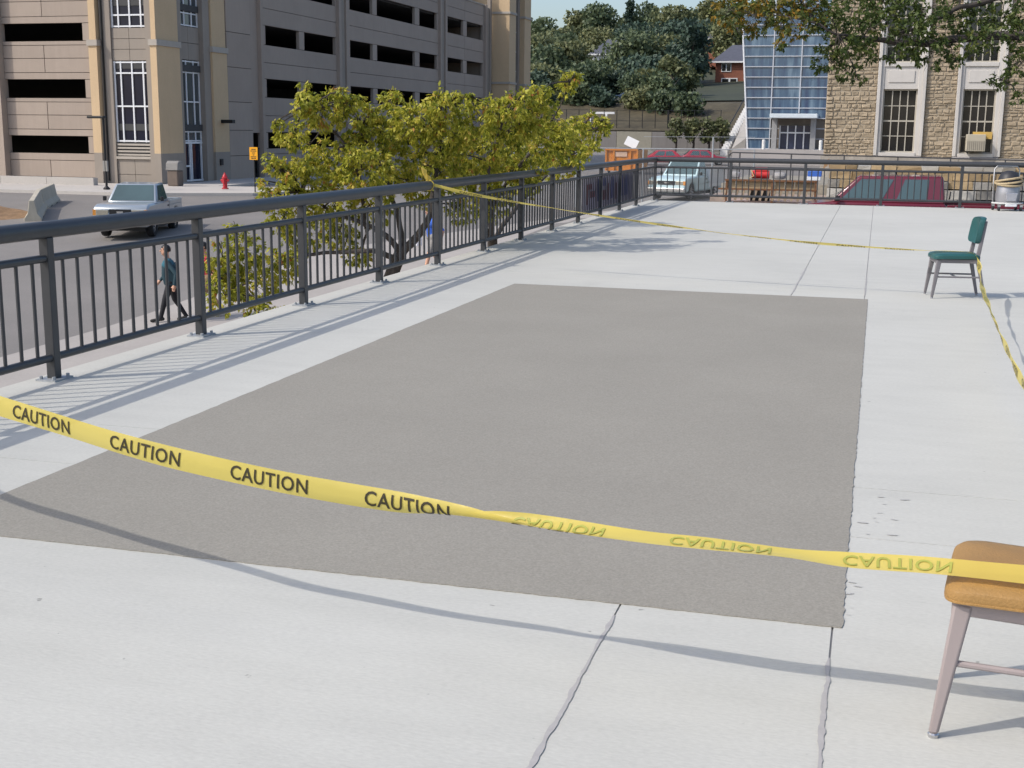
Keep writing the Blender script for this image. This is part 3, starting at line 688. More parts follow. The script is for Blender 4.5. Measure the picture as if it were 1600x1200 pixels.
MB().tube([(xl(0), TY-.05, 0), (xl(13), TY-.05, 13)], .09, 6).build('corner_mullion', WHITEF, gt)
b = MB(); b.v = [(xl(0), TY, 0), (xl(0)+2, TY+9, 0), (xl(13)+2, TY+9, 13), (xl(13), TY, 13)]; b.f = [(0, 1, 2, 3)]; b.build('side_glazing', TG, gt, fix=False)
bx('core', PANELD, gt, -10.4, -2.3, TY+.4, TY+9, 0, 21); bx('left_core', DARK, gt, -12.4, -10.4, TY+1.2, TY+8.5, 0, 12.8)
MB().box(-10.4, -5.9, TY-2.4, TY-.1, 3.0, 3.42).build('canopy', mat('canopy_pale', (.62, .68, .72), rough=.4), gt, bevel=.05)
for x in (-10.0, -6.3): bx('canopy_column', mat('column_grey', (.3, .3, .3)), gt, x-.25, x+.25, TY-1.2, TY-.6, 0, 3.0)
dr = MB().box(-9.55, -6.4, TY-.3, TY-.2, .05, 2.3).build('entrance', glassmat('door_glass', (.03, .04, .08)), gt)
for x in (-9.5, -8.75, -8.0, -7.2, -6.45): bx('door_frame', WHITEF, dr, x-.06, x+.06, TY-.38, TY-.31, .05, 2.3)
bx('door_head', WHITEF, dr, -9.55, -6.4, TY-.39, TY-.32, 1.55, 1.68)
for x in (-10.75, -5.4): tag(MB().lathe((x, TY-3.5, .0), [(.16, 0), (.16, .85), (.12, .95)], 10).build('bollard', mat('bollard_white', (.7, .7, .68))), 'white bollard %s of the glass tower entrance' % ('left' if x < -8 else 'right'), 'bollard', 'bollards by the entrance')
ns = thing('notice_sign', 'small white sign on a post right of the glass tower entrance', 'sign', (-4.4, TY-3.5, 0))
MB().tube([(-4.4, TY-3.5, 0), (-4.4, TY-3.5, 1.7)], .05, 6).build('post', BLACK, ns); MB().box(-4.75, -4.1, TY-3.6, TY-3.55, 1.1, 1.7).build('panel', WHITEF, ns)
struct(MB().box(-13.6, 8, 124.6, TY+9, -1.6, .02).build('plaza', mat('plaza_paving', (.40, .37, .35), var=.12, scale=.4)))

# ------------------------------------------------------------------ far walls, stair, fences
gw = thing('block_wall', 'long grey retaining wall at the foot of the wooded hill', 'wall', (-26, 150, -1))
for k in range(14):
    x = -72+k*4.2
    if x > -17.5: break
    m = GREYW if not (-31 < x < -27) else mat('sunlit_patch', (.27, .255, .21), var=.12)  # sunlit stretch of the wall, painted as a paler panel colour
    bx('wall_panel', m, gw, x+.02, x+4.18, 149.6, 150.4, -1.2, 1.56)
bx('wall_panel', GREYW, gw, -17.3, -12, 151, 151.4, -1.2, 1.5)
bf = thing('iron_fence', 'tall dark metal fence on top of the grey retaining wall', 'fence', (-29, 152, 1.5))
for k in range(19): MB().tube([(-46+k*1.55, 152, 1.3), (-46+k*1.55, 152, 4.1)], .045 if k != 14 else .12, 6).build('post', BLACK, bf)
for zz in (4.05, 2.8, 1.7): MB().tube([(-46, 152, zz), (-18, 152, zz)], .025, 5).build('rail', BLACK, bf)
wf = thing('goal_posts', 'white post-and-beam frame behind the dark fence', 'frame', (-33, 153, 1.6))
for x in (-33.9, -32.0): bx('post', WHITEF, wf, x-.12, x+.12, 153, 153.25, 1.4, 3.6)
bx('beam', WHITEF, wf, -34.0, -31.0, 153.02, 153.2, 3.6, 3.85)
sheet('upper_lawn', mat('dry_lawn', (.05, .05, .028), var=.45, scale=.4, fine=.3, fscale=2), lambda y: (-16, 40), 160, 240, .4, 20, 0, 10)
hs = thing('hill_stair', 'concrete hillside stair with white step ends beside the glass tower', 'stair', (-16.2, 145, -.5))
ST = mat('stair_white', (.7, .7, .7), var=.1)
for k in range(22):
    t = k/21; x = -16.4+t*1.2; y = 143+t*18; zz = -.5+t*6.2
    bx('step', ST, hs, x-.55, x+.25, y, y+.95, zz-.5, zz+.22)
b = MB(); b.v = [(-15.6, 142, -.9), (-14.1, 142, -.9), (-14.1, 160, -.9), (-15.0, 160, -.9), (-15.6, 142, -.2), (-14.1, 142, 1.0), (-14.1, 160, 6.6), (-15.0, 160, 6.2)]
b.f = [(0, 3, 2, 1), (4, 5, 6, 7), (0, 1, 5, 4), (1, 2, 6, 5), (2, 3, 7, 6), (3, 0, 4, 7)]; b.build('side_wall', mat('stair_concrete', (.36, .34, .32), var=.12), hs)
MB().tube([(-17.0, 143, .5), (-15.8, 161, 6.8)], .06, 6).build('handrail', BLACK, hs)
MB().tube([(-17.0, 143, -.5), (-17.0, 143, .5)], .05, 6).build('rail_post', BLACK, hs)
# chain-link fence near the deck end
cf = thing('chain_link_fence', 'galvanised chain-link fence across the lot behind the blue pickup', 'fence', (-8, 52, -1.3))
FG = [(-14.8, 52.0), (-12.1, 52), (-9.29, 52), (-6.46, 52), (-4.8, 52)]
for k, (x, y) in enumerate(FG): MB().tube([(x, y, -1.6), (x, y, 1.45 if k == 3 else .95)], .035, 8).build('post', STEEL, cf, smooth=True)
MB().tube([(-14.8, 52, .93), (-4.8, 52, .97)], .022, 8).build('top_rail', STEEL, cf, smooth=True)
MB().tube([(-9.29, 52, 1.43), (-4.8, 52, 1.46)], .008, 5).build('wire', STEEL, cf)
b = MB()
for k in range(-24, 130):
    x0 = -14.8+k*.078
    for sgn in (1, -1):
        xa, xb = x0, x0+sgn*2.2; za, zb = -1.35, .93
        # clip to extents
        def cl(xa, za, xb, zb):
            for _ in range(2):
                if xa > xb: xa, za, xb, zb = xb, zb, xa, za
                if xa < -14.8 and xb > -14.8: t = (-14.8-xa)/(xb-xa); za += (zb-za)*t; xa = -14.8
                if xb > -4.8 and xa < -4.8: t = (-4.8-xa)/(xb-xa); zb = za+(zb-za)*t; xb = -4.8
            return xa, za, xb, zb
        if max(xa, xb) <= -14.8 or min(xa, xb) >= -4.8: continue
        q = cl(xa, za, xb, zb); b.tube([(q[0], 52+.004*sgn, q[1]), (q[2], 52+.004*sgn, q[3])], .0017, 3, False)
o = b.build('wire_mesh', STEEL, cf, fix=False)

# dumpster with a white board
dp = thing('dumpster', 'orange roll-off dumpster with a faded panel in the far lot', 'dumpster', (-18.5, 95, -1.45))
OR = mat('dumpster_orange', (.58, .20, .02), rough=.55, var=.15, scale=1.5, rust=((.2, .08, .03), 2.0, .68))
MB().box(-19.7, -17.35, 94.5, 94.56, -1.3, .22).box(-19.7, -19.62, 94.56, 99, -1.3, .22).box(-17.43, -17.35, 94.56, 99, -1.3, .22).box(-19.62, -17.43, 94.56, 99, -1.3, -1.2).build('body', OR, dp)
for x in (-19.75, -19.15, -17.9, -17.38): bx('rib', OR, dp, x, x+.12, 94.38, 94.5, -1.3, .2)
bx('rim', OR, dp, -19.78, -17.28, 94.36, 94.56, .2, .32); bx('panel', mat('faded_panel', (.62, .42, .3)), dp, -19.0, -18.1, 94.44, 94.49, -.25, .1)
for x in (-19.5, -17.6): MB().tube([(x-.08, 94.7, -1.38), (x+.08, 94.7, -1.38)], .12, 8).build('roller', BLACK, dp)
b = MB().box(-.5, .5, -.03, .03, -.36, .36).build('white_board', mat('board_white', (.8, .8, .8), var=.05)); b.location = (-17.85, 94.8, .78); b.rotation_euler = (R(-14), R(24), 0); b.scale = (.95, 1, .95)
tag(b, 'tilted white board leaning on top of the orange dumpster', 'board')
lump('debris', 'dark scrap heaped inside the orange dumpster', 'debris', (-18.5, 96.5, .0), (1.0, 1.4, .42), mat('scrap', (.08, .075, .07), var=.4, scale=3), 5)

# houses on the hill
BRK = mat('house_brick', (.24, .09, .055), var=.2, scale=3, fine=.2, fscale=9); SLATE = mat('slate_roof', (.08, .085, .11), var=.2, scale=2); HW = mat('house_white', (.75, .75, .75))
def house(x0, x1, y0, y1, z0, z1, ridge, label, wall, wins, group=None):
    t = thing('house', label, 'house', ((x0+x1)/2, y0, z0), group=group)
    bx('wall', wall, t, x0, x1, y0, y1, z0-3, z1)
    ov = .7; rf = MB(); ym = (y0+y1)/2
    rf.v = [(x0-ov, y0-ov, z1), (x1+ov, y0-ov, z1), (x1+ov, y1+ov, z1), (x0-ov, y1+ov, z1), (x0+2.2, ym, ridge), (x1-.5, ym, ridge)]
    rf.f = [(0, 1, 5, 4), (1, 2, 5), (2, 3, 4, 5), (3, 0, 4), (0, 3, 2, 1)]; r0 = rf.build('roof', SLATE, t)
    bx('fascia', HW, r0, x0-ov, x1+ov, y0-ov-.12, y0-ov-.02, z1-.25, z1+.02)
    for a, b_, za, zb in wins:
        w_ = bx('window', HW, t, a, b_, y0-.12, y0-.02, za, zb); 
        nn = 2
        for q in range(nn):
            c0 = a+(b_-a)*(q+.12)/nn; c1 = a+(b_-a)*(q+.88)/nn; bx('pane', PANE, t, c0, c1, y0-.16, y0-.125, za+.15, zb-.15)
    return t
house(-29.3, -18, 235, 246, 9.0, 14.0, 17.2, 'red brick house with white windows left of the glass tower', BRK, [(-28.25, -26.5, 12.2, 13.7), (-28.2, -25.3, 9.2, 11.1), (-23, -21.5, 12.2, 13.7)])
house(-58, -47, 262, 272, 14, 17.0, 20.3, 'pale house under a grey roof deep among the hill trees', HW, [(-52.3, -51.2, 14.8, 16.2)])
house(-36, -29, 275, 283, 18, 20.8, 24, 'reddish house half hidden high among the hill trees', BRK, [(-33.5, -32.6, 18.8, 20.2)])

# banner on the left railing
bn = thing('banner', 'purple banner with red lettering tied behind the far balusters', 'banner', (LX-.06, 24.5, 0))
BNM = mat('banner_purple', (.42, .39, .46), rough=.7, var=.15, trans=.5)
b = MB(); nn = 24
for k in range(nn+1):
    y = 23.3+k*(28.3-23.3)/nn; w_ = .012*math.sin(k*1.7); b.v += [(LX-.07+w_, y, .17), (LX-.07+w_, y, .78)]
b.f = [(2*k, 2*k+2, 2*k+3, 2*k+1) for k in range(nn)]
o = b.build('cloth', BNM, bn, fix=False); sm = o.modifiers.new('solid', 'SOLIDIFY'); sm.thickness = .004
BR = mat('banner_red', (.22, .05, .06)); BB = mat('banner_blue', (.12, .11, .30))
for (ya, yb, za, zb, m) in ((23.5, 23.62, .28, .66, BR), (23.62, 24.0, .56, .66, BR), (23.75, 24.2, .40, .52, BR), (24.8, 25.3, .3, .5, BR), (25.4, 25.6, .28, .62, BR), (26.2, 26.35, .26, .6, BR), (24.4, 24.6, .3, .74, BB), (25.0, 25.25, .58, .74, BB), (25.8, 26.0, .3, .74, BB), (26.6, 27.0, .3, .74, BB), (27.2, 27.6, .3, .74, BB)):
    bx('lettering', m, bn, LX-.05, LX-.046, ya, yb, za, zb)

# ------------------------------------------------------------------ trees
def tube_branch(b, pts, r0, r1, n=7, wob=.0):
    P = [Vector(p) for p in pts]; out = []
    for i in range(len(P)-1):
        p0 = P[max(i-1, 0)]; p1 = P[i]; p2 = P[i+1]; p3 = P[min(i+2, len(P)-1)]
        for k in range(4):
            t = k/4; q = .5*((2*p1)+(p2-p0)*t+(2*p0-5*p1+4*p2-p3)*t*t+(3*p1-p0-3*p2+p3)*t**3); out.append(q+Vector((random.uniform(-wob, wob), random.uniform(-wob, wob), random.uniform(-wob, wob))))
    out.append(P[-1]); m = len(out)
    b.tube(out, [r0+(r1-r0)*(i/(m-1))**.8 for i in range(m)], n)
def clump_leaves(clumps, per_m2, L0, droop, twig_n=9, flat=.85):
    P, D, S, U, T = [], [], [], [], []
    for (x, y, z, R_) in clumps:
        nt = max(5, int(per_m2*R_*R_/twig_n*3.1))
        v = unit(nt)*np.cbrt(rng.uniform(.12, 1.25, nt))[:, None]*R_*np.array([1.08, 1.08, flat])
        c = np.array([x, y, z])+v
        ct = rng.uniform(0, 1, nt)
        for k in range(nt):
            m = rng.integers(twig_n-3, twig_n+4); d = unit(m)*.8+v[k]/(R_+1e-6)*.5; d[:, 2] -= droop
            P.append(c[k]+unit(m)*L0*.55*rng.uniform(0, 1, m)[:, None]); D.append(d); S.append(L0*rng.uniform(.6, 1.25, m)); U.append(unit(m))
            T.append(np.clip(ct[k]*.55+rng.uniform(0, .45, m), 0, 1))
    return np.concatenate(P), np.concatenate(D), np.concatenate(S), np.concatenate(U), np.concatenate(T)
LEAF1 = leafmat('crabapple_leaf', [(0, (.09, .13, .016)), (.3, (.25, .27, .026)), (.6, (.46, .44, .05)), (.86, (.58, .50, .09)), (.95, (.46, .19, .05)), (1, (.30, .09, .03))], .40)
T1 = [(-7.37, 16.3, 1.9, 0.35), (-7.52, 15.95, 1.96, 0.19), (-7.01, 16.7, 1.8, 0.36), (-7.63, 15.84, 1.56, 0.22), (-6.81, 17.14, 1.62, 0.44), (-6.1, 16.52, 1.74, 0.39), (-5.64, 16.28, 1.97, 0.22), (-5.88, 16.97, 1.55, 0.43), (-7.36, 16.7, 1.24, 0.41), (-7.61, 16.15, 1.01, 0.35), (-7.73, 15.72, 1.13, 0.17), (-7.7, 15.44, 0.78, 0.22), (-6.77, 16.2, 1.11, 0.44), (-6.68, 17.29, 1.11, 0.42), (-7.33, 16.16, 0.67, 0.35), (-7.64, 15.61, 0.47, 0.28), (-7.96, 15.01, 0.08, 0.3), (-8.17, 14.89, -0.21, 0.24), (-8.07, 14.64, -0.51, 0.27), (-7.87, 15.15, -0.39, 0.34), (-7.73, 15.65, -0.18, 0.31), (-7.59, 15.98, 0.19, 0.32), (-7.33, 16.7, 0.19, 0.29), (-6.84, 16.71, 0.61, 0.36), (-7.05, 16.71, -0.12, 0.2), (-5.92, 17.07, 1.06, 0.36), (-6.33, 17.42, 0.77, 0.28), (-5.68, 17.23, 0.52, 0.22), (-7.61, 14.73, -0.71, 0.2), (-7.04, 16.31, 2.01, 0.16), (-6.52, 16.78, 2.02, 0.2)]
T2 = [(-5.24, 16.57, 1.81, 0.33), (-4.89, 16.59, 1.92, 0.29), (-4.94, 17.26, 1.64, 0.38), (-5.55, 17.87, 1.36, 0.42), (-4.7, 17.36, 1.78, 0.32), (-4.76, 18.33, 1.46, 0.4), (-5.44, 19.55, 1.15, 0.43), (-4.64, 18.61, 1.6, 0.32), (-5.19, 21.77, 1.26, 0.38), (-4.65, 19.9, 1.7, 0.24), (-4.46, 20.47, 1.65, 0.21), (-4.31, 20.65, 1.79, 0.1), (-4.4, 18.17, 2.24, 0.12), (-4.34, 18.22, 2.4, 0.08), (-4.69, 16.99, 2.07, 0.14), (-4.54, 17.45, 2.0, 0.18), (-6.0, 18.81, 0.86, 0.4), (-5.84, 19.31, 0.49, 0.3), (-5.77, 20.97, 0.73, 0.31), (-5.63, 22.65, 0.99, 0.33), (-6.05, 18.34, 1.26, 0.39), (-5.15, 22.33, 1.35, 0.25), (-5.67, 19.46, 0.99, 0.41)]
def near_tree(label, base, limbs, clumps, group):
    clumps = [(x, y, z, R_*.88) for x, y, z, R_ in clumps]; ex = []
    for x, y, z, R_ in clumps:
        for k in range(2):
            d = unit(1)[0]; d[2] = abs(d[2])*.9+.1; q = R_*rng.uniform(1.15, 1.55); ex.append((x+d[0]*q, y+d[1]*q, z+d[2]*q*.9, rng.uniform(.05, .11)))
    clumps = clumps+ex
    t = thing('ornamental_tree', label, 'tree', base, group=group)
    tr_ = MB(); tube_branch(tr_, limbs[0][0], limbs[0][1], limbs[0][2], 10); tr_.build('trunk', BARK, t, smooth=True)
    nodes = []
    for pts, r0, r1 in limbs[1:]:
        b = MB(); tube_branch(b, pts, r0, r1, 8, .012); b.build('limb', BARK, t, smooth=True)
        for a, c in zip(pts[:-1], pts[1:]):
            for k in range(4): nodes.append(Vector(a).lerp(Vector(c), k/4))
        nodes.append(Vector(pts[-1]))
    b = MB()
    for (x, y, z, R_) in clumps:
        c = Vector((x, y, z)); nd = min(nodes, key=lambda q: (q-c).length); mid = nd.lerp(c, .5)+Vector((random.uniform(-.08, .08), random.uniform(-.08, .08), .05))
        tube_branch(b, [nd, mid, c], .017, .007, 5, .008)
        for k in range(7 if R_ > .12 else 2):
            e = c+Vector(unit(1)[0])*R_*.95; tube_branch(b, [c.lerp(nd, .2), c.lerp(e, .5)+Vector((0, 0, .03)), e], .006, .002, 4, .006)
    b.build('twigs', BARK, t, fix=False)['kind'] = 'stuff'
    P, D, S, U, T = clump_leaves(clumps, 3500, .074, .8)
    leaf_mesh('crown', P, D, S, U, T, LEAF1, t, .46, .10)
    return t
near_tree('yellow-green ornamental tree with dark forked trunk outside the left railing', (-6.75, 16.4, gh(-6.75, 16.4)),
  [([(-6.75, 16.4, -2.7), (-6.66, 16.5, -1.5), (-6.56, 16.55, -.6), (-6.43, 16.67, -.14), (-6.37, 16.72, .02)], .13, .085),
   ([(-6.37, 16.72, -.02), (-6.13, 16.73, .22), (-6.0, 16.83, .53), (-5.96, 16.93, .97), (-5.92, 17.07, 1.55)], .07, .02),
   ([(-6.4, 16.7, -.08), (-6.52, 16.5, .18), (-6.84, 16.45, .35), (-7.28, 16.36, .52), (-7.72, 16.28, .78)], .055, .015),
   ([(-6.38, 16.7, -.02), (-6.44, 16.77, .34), (-6.59, 16.82, .79), (-6.8, 16.85, 1.23), (-7.09, 16.86, 1.67)], .05, .015),
   ([(-6.42, 16.66, -.16), (-6.53, 16.04, .03), (-6.91, 15.93, 0), (-7.49, 15.75, -.05), (-8.06, 15.53, -.32), (-8.2, 15.1, -.5)], .045, .012),
   ([(-6.84, 16.45, .35), (-6.93, 16.46, 1.06), (-7.21, 16.48, 1.53), (-7.48, 16.45, 1.75), (-7.5, 16.2, 1.95)], .03, .01)], T1, 'ornamental trees beside the deck')
near_tree('yellow-green ornamental tree reaching over the left railing, farther of the two', (-6.2, 20.6, gh(-6.2, 20.6)),
  [([(-6.2, 20.6, -2.7), (-6.15, 20.4, -1.2), (-6.1, 20.2, -.5), (-6.05, 20.0, -.1)], .13, .085),
   ([(-6.05, 20.0, -.15), (-5.9, 19.4, .4), (-5.7, 18.6, .95), (-5.3, 17.6, 1.4), (-4.95, 16.8, 1.75)], .06, .015),
   ([(-6.05, 20.0, -.15), (-5.8, 20.6, .4), (-5.6, 21.4, .8), (-5.25, 21.9, 1.2)], .05, .014),
   ([(-5.9, 19.4, .4), (-5.5, 19.3, 1.0), (-5.0, 18.9, 1.45), (-4.6, 18.4, 1.9), (-4.35, 18.2, 2.35)], .035, .006),
   ([(-6.05, 20.0, -.15), (-6.1, 19.2, .5), (-6.1, 18.5, 1.1)], .045, .012), ([(-5.5, 19.3, 1.0), (-4.9, 19.7, 1.5), (-4.3, 20.6, 1.75)], .02, .005)], T2, 'ornamental trees beside the deck')

# branch of a big tree entering at the top right
BRC = [(-4.24, 36.61, 4.99, 0.5), (-3.6, 37.29, 4.81, 0.58), (-3.04, 38.02, 5.04, 0.58), (-2.42, 37.04, 4.57, 0.46), (-2.79, 36.84, 4.11, 0.2), (-4.04, 36.56, 4.47, 0.23), (-2.08, 38.3, 5.05, 0.51), (-1.54, 38.41, 4.84, 0.58), (-1.05, 39.67, 5.16, 0.68), (-0.47, 38.66, 4.58, 0.62), (-1.3, 37.79, 4.09, 0.54), (-1.48, 37.65, 3.65, 0.43), (-1.05, 37.72, 3.42, 0.32), (-0.6, 38.47, 3.87, 0.4), (0.22, 40.01, 5.04, 0.75), (0.9, 39.17, 5.14, 0.66), (0.69, 38.95, 4.42, 0.47), (1.24, 39.01, 3.94, 0.55), (0.28, 38.73, 3.88, 0.33), (1.67, 40.39, 4.87, 0.53), (2.02, 39.28, 4.16, 0.55), (2.58, 40.65, 4.88, 0.6), (2.71, 39.51, 4.31, 0.44), (1.87, 39.15, 3.77, 0.24), (3.28, 40.89, 5.07, 0.64), (3.62, 39.78, 4.36, 0.4), (3.6, 39.62, 3.64, 0.37), (3.28, 39.43, 3.19, 0.29), (3.73, 39.47, 2.75, 0.26), (2.93, 39.31, 3.1, 0.13), (4.19, 41.13, 4.99, 0.75), (4.61, 41.06, 4.08, 0.66), (5.78, 42.7, 5.29, 0.96), (-2.45, 38.26, 5.37, 0.55), (-3.5, 37.95, 5.32, 0.47), (-0.17, 40.0, 5.5, 0.66), (1.99, 40.62, 5.52, 0.56), (-0.71, 37.75, 3.13, 0.16)]
LIMBS = [([(9.2, 42.0, -1.6), (9.1, 41.9, 1.5), (8.8, 41.8, 4.0), (8.6, 41.9, 7.0)], .34, .2),
  ([(8.85, 41.8, 3.6), (7.6, 41.4, 4.6), (6.43, 40.98, 4.77), (4.67, 40.42, 4.48), (3.79, 40.16, 4.42), (2.73, 39.85, 4.43), (1.67, 39.53, 4.32), (0.97, 39.31, 4.21), (0.26, 39.11, 4.24), (-0.63, 38.88, 4.34), (-1.34, 38.67, 4.29), (-1.67, 38.51, 3.96)], .20, .05),
  ([(8.7, 41.8, 5.4), (6.5, 41.4, 6.4), (4.58, 41.15, 6.6), (3.04, 40.5, 5.58), (1.98, 40.14, 5.26), (0.95, 39.73, 4.74), (0.08, 39.41, 4.4)], .15, .04),
  ([(-.63, 38.88, 4.34), (-1.31, 37.92, 4.4), (-2.04, 37.82, 4.71), (-2.92, 37.6, 4.88), (-3.96, 37.32, 4.96)], .05, .012),
  ([(4.2, 40.2, 4.45), (3.94, 39.87, 4.3), (3.74, 39.66, 3.64), (3.32, 39.43, 3.14)], .03, .008)]
LEAF2 = leafmat('oak_leaf', [(0, (.035, .06, .014)), (.5, (.075, .11, .026)), (.8, (.12, .15, .035)), (1, (.2, .19, .05))], .32)
LEAF3 = leafmat('turning_leaf', [(0, (.06, .075, .012)), (.4, (.14, .13, .018)), (.75, (.30, .16, .015)), (1, (.42, .18, .015))], .3)
t = thing('overhanging_tree', 'dark green tree branch reaching in from the upper right, orange tipped', 'tree', (9.2, 42, gh(9.2, 42)))
for k, (pts, r0, r1) in enumerate(LIMBS):
    b = MB(); tube_branch(b, pts, r0, r1, 9, 0 if k == 0 else .03); b.build('trunk' if k == 0 else 'limb', BARK, t, smooth=True)
nodes = [Vector(p) for L_ in LIMBS[1:] for p in L_[0]]
b = MB()
for (x, y, z, R_) in BRC:
    c = Vector((x, y, z)); nd = min(nodes, key=lambda q: (q-c).length); tube_branch(b, [nd, nd.lerp(c, .5)+Vector((0, 0, .1)), c], .025, .01, 5, .02)
    for k in range(6): e = c+Vector(unit(1)[0])*R_; tube_branch(b, [c, c.lerp(e, .5), e], .009, .004, 4, .015)
b.build('twigs', BARK, t, fix=False)['kind'] = 'stuff'
gr = [c for c in BRC if c[0] > -1.9]; orr = [c for c in BRC if c[0] <= -1.9]
P, D, S, U, T = clump_leaves(gr, 430, .15, .45, 8); leaf_mesh('crown', P, D, S, U, T, LEAF2, t, .48, .08)
P, D, S, U, T = clump_leaves(orr, 330, .15, .45, 8); o = leaf_mesh('turning_foliage', P, D, S, U, T*.88, LEAF3, t, .48, .08); o['label'] = 'yellow and orange autumn leaves at the branch tip'
P, D, S, U, T = clump_leaves(orr, 170, .15, .45, 8); leaf_mesh('crown', P, D, S, U, T, LEAF2, t, .48, .08)

# wooded hill
HL = [leafmat('hill_leaf_a', [(0, (.065, .095, .055)), (.6, (.115, .15, .075)), (1, (.165, .195, .10))], .25), leafmat('hill_leaf_b', [(0, (.095, .118, .058)), (.6, (.165, .18, .08)), (1, (.235, .23, .105))], .25), leafmat('hill_leaf_c', [(0, (.042, .07, .055)), (1, (.085, .13, .085))], .2)]  # leaf colours lightened in place of distant haze
HB = [(-82.8, 310.8, 28.3, 4.7), (-74.9, 301.8, 25.2, 4.6), (-74.2, 319.0, 30.4, 4.5), (-68.2, 315.7, 31.8, 5.0), (-59.0, 323.8, 32.7, 4.8), (-49.9, 310.0, 30.4, 5.5), (-45.9, 321.8, 30.5, 4.4), (-39.7, 313.2, 31.7, 5.0), (-33.2, 304.4, 31.3, 4.9), (-65.3, 326.9, 30.6, 4.9), (-55, 318, 29, 5), (-26, 306, 31, 5), (-20, 300, 30, 5)]
HM = [(-61.5, 235.0, 16.9, 5.0), (-57.4, 241.7, 18.0, 4.9), (-43.5, 229.8, 18.7, 5.1), (-39.3, 236.3, 18.4, 4.9), (-34.6, 231.9, 16.2, 3.6), (-32.0, 224, 20.2, 3.4), (-48.6, 227.3, 13.5, 3.4), (-66, 248, 20, 5), (-70, 285, 22.5, 5), (-62, 283, 23.5, 5), (-54, 290, 25, 5), (-46, 284, 25, 5), (-38, 288, 25.5, 5), (-31, 268, 23.5, 4.2), (-22, 262, 22, 5)]
HF = [(-48.0, 181.2, 10.5, 3.2), (-45.7, 186.0, 10.1, 3.3), (-40.8, 181.2, 10.6, 3.4), (-38.3, 190.0, 10.6, 2.8), (-32.9, 181.5, 11.6, 3.8), (-30.0, 182, 9.6, 2.6), (-28.9, 186.8, 10.8, 2.9), (-30.3, 172.8, 7.1, 2.4), (-51.5, 186, 11.5, 3.4), (-35.8, 192, 11.2, 3)]
def crown_pts(cx, cy, z0, z1, R_, n, lobes, seed, cone=False):
    g_ = np.random.default_rng(seed); P = []; Nn = []
    for k in range(lobes):
        t_ = g_.uniform(0, 1)**.8; zz = z0+(z1-z0)*(.12+.80*t_); prof = (1-t_)*.95+.08 if cone else math.sin(math.pi*(.16+.72*t_))**.7
        a = g_.uniform(0, 6.283); rr_ = R_*prof*g_.uniform(.35, .75); lr = R_*g_.uniform(.32, .5)*(.6 if cone else 1)
        c = np.array([cx+rr_*math.cos(a), cy+rr_*math.sin(a), zz]); m = n//lobes
        v = g_.normal(size=(m, 3)); v /= np.linalg.norm(v, axis=1)[:, None]
        p = c+v*lr*np.cbrt(g_.uniform(.35, 1.15, m))[:, None]*np.array([1, 1, .85]); keep = (p[:, 2] < z1+.3)
        P.append(p[keep]); Nn.append(v[keep])
    return np.concatenate(P), np.concatenate(Nn)
PALE = mat('pale_bark', (.24, .21, .18), var=.3, scale=3)
def hill_tree(x, y, zt, R_, seed, kind, label, cat='tree', group=None, n=2600, leaf=.62, cone=False, name='broadleaf_tree', low=.18, bark=BARK):
    zb = gh(x, y)
    if zt < zb+2: zt = zb+4
    t = thing(name, label, cat, (x, y, zb), group=group); b = MB(); h = zt-zb
    tube_branch(b, [(x, y, zb-.3), (x+.2, y, zb+h*.3), (x-.1, y+.1, zb+h*.62)], .10+h*.018, .08, 7)
    b.build('trunk', bark, t, smooth=True); b = MB(); rr_ = random.Random(seed)
    for k in range(6):
        a = rr_.uniform(0, 6.28); z_ = zb+h*rr_.uniform(.25, .55); tube_branch(b, [(x, y, z_), (x+R_*.35*math.cos(a), y+R_*.35*math.sin(a), z_+h*.12), (x+R_*.7*math.cos(a), y+R_*.7*math.sin(a), z_+h*.26)], .08, .03, 5)
    b.build('limbs', bark, t)['kind'] = 'stuff'
    P, V = crown_pts(x, y, zb+h*low, zt, R_, n, 22, seed, cone); m = len(P); g_ = np.random.default_rng(seed+99)
    d = g_.normal(size=(m, 3))*.8+V*.5; d[:, 2] -= .25; tint = np.clip(g_.uniform(0, 1, m)*.6+.4*g_.uniform(0, 1), 0, 1)
    leaf_mesh('crown', P, d, leaf*g_.uniform(.55, 1.35, m), V+g_.normal(size=(m, 3))*.4, tint, HL[kind], t, .8, .12)
    return t
sd = 100
for lst, grp, lab, kinds, lf in ((HB, 'skyline trees on the hill', 'broad tree on the hill skyline beyond the lots', [0, 1, 1, 0, 0, 1], .85), (HM, 'mid-hill trees', 'dense tree halfway up the wooded hill', [0, 1, 0, 1, 2, 2], .72), (HF, 'trees along the hill foot', 'tree at the foot of the wooded hill', [1, 0, 0, 1, 2, 0, 1], .56)):
    for k, (x, y, zt, R_) in enumerate(lst):
        sd += 1; kd = kinds[k % len(kinds)]
        if lst is HM and k == 5: kd = 2
        hill_tree(x, y, zt, R_*1.12, sd, kd, ('mid-green ', 'olive-green ', 'dark bluish-green ')[kd]+lab, group=grp, leaf=lf, low=.1 if lst is not HF else .16, n=2800)
hill_tree(-61.2, 318.1, 34.2, 2.4, 77, 2, 'narrow dark conifer tip rising above the hill skyline', name='conifer_tree', cone=True, n=1500, leaf=.7)
hill_tree(-27.9, 176, 11.5, 1.8, 78, 1, 'slender tree with a pale bare trunk at the hill foot', name='slender_tree', low=.5, bark=PALE, n=900, leaf=.5)
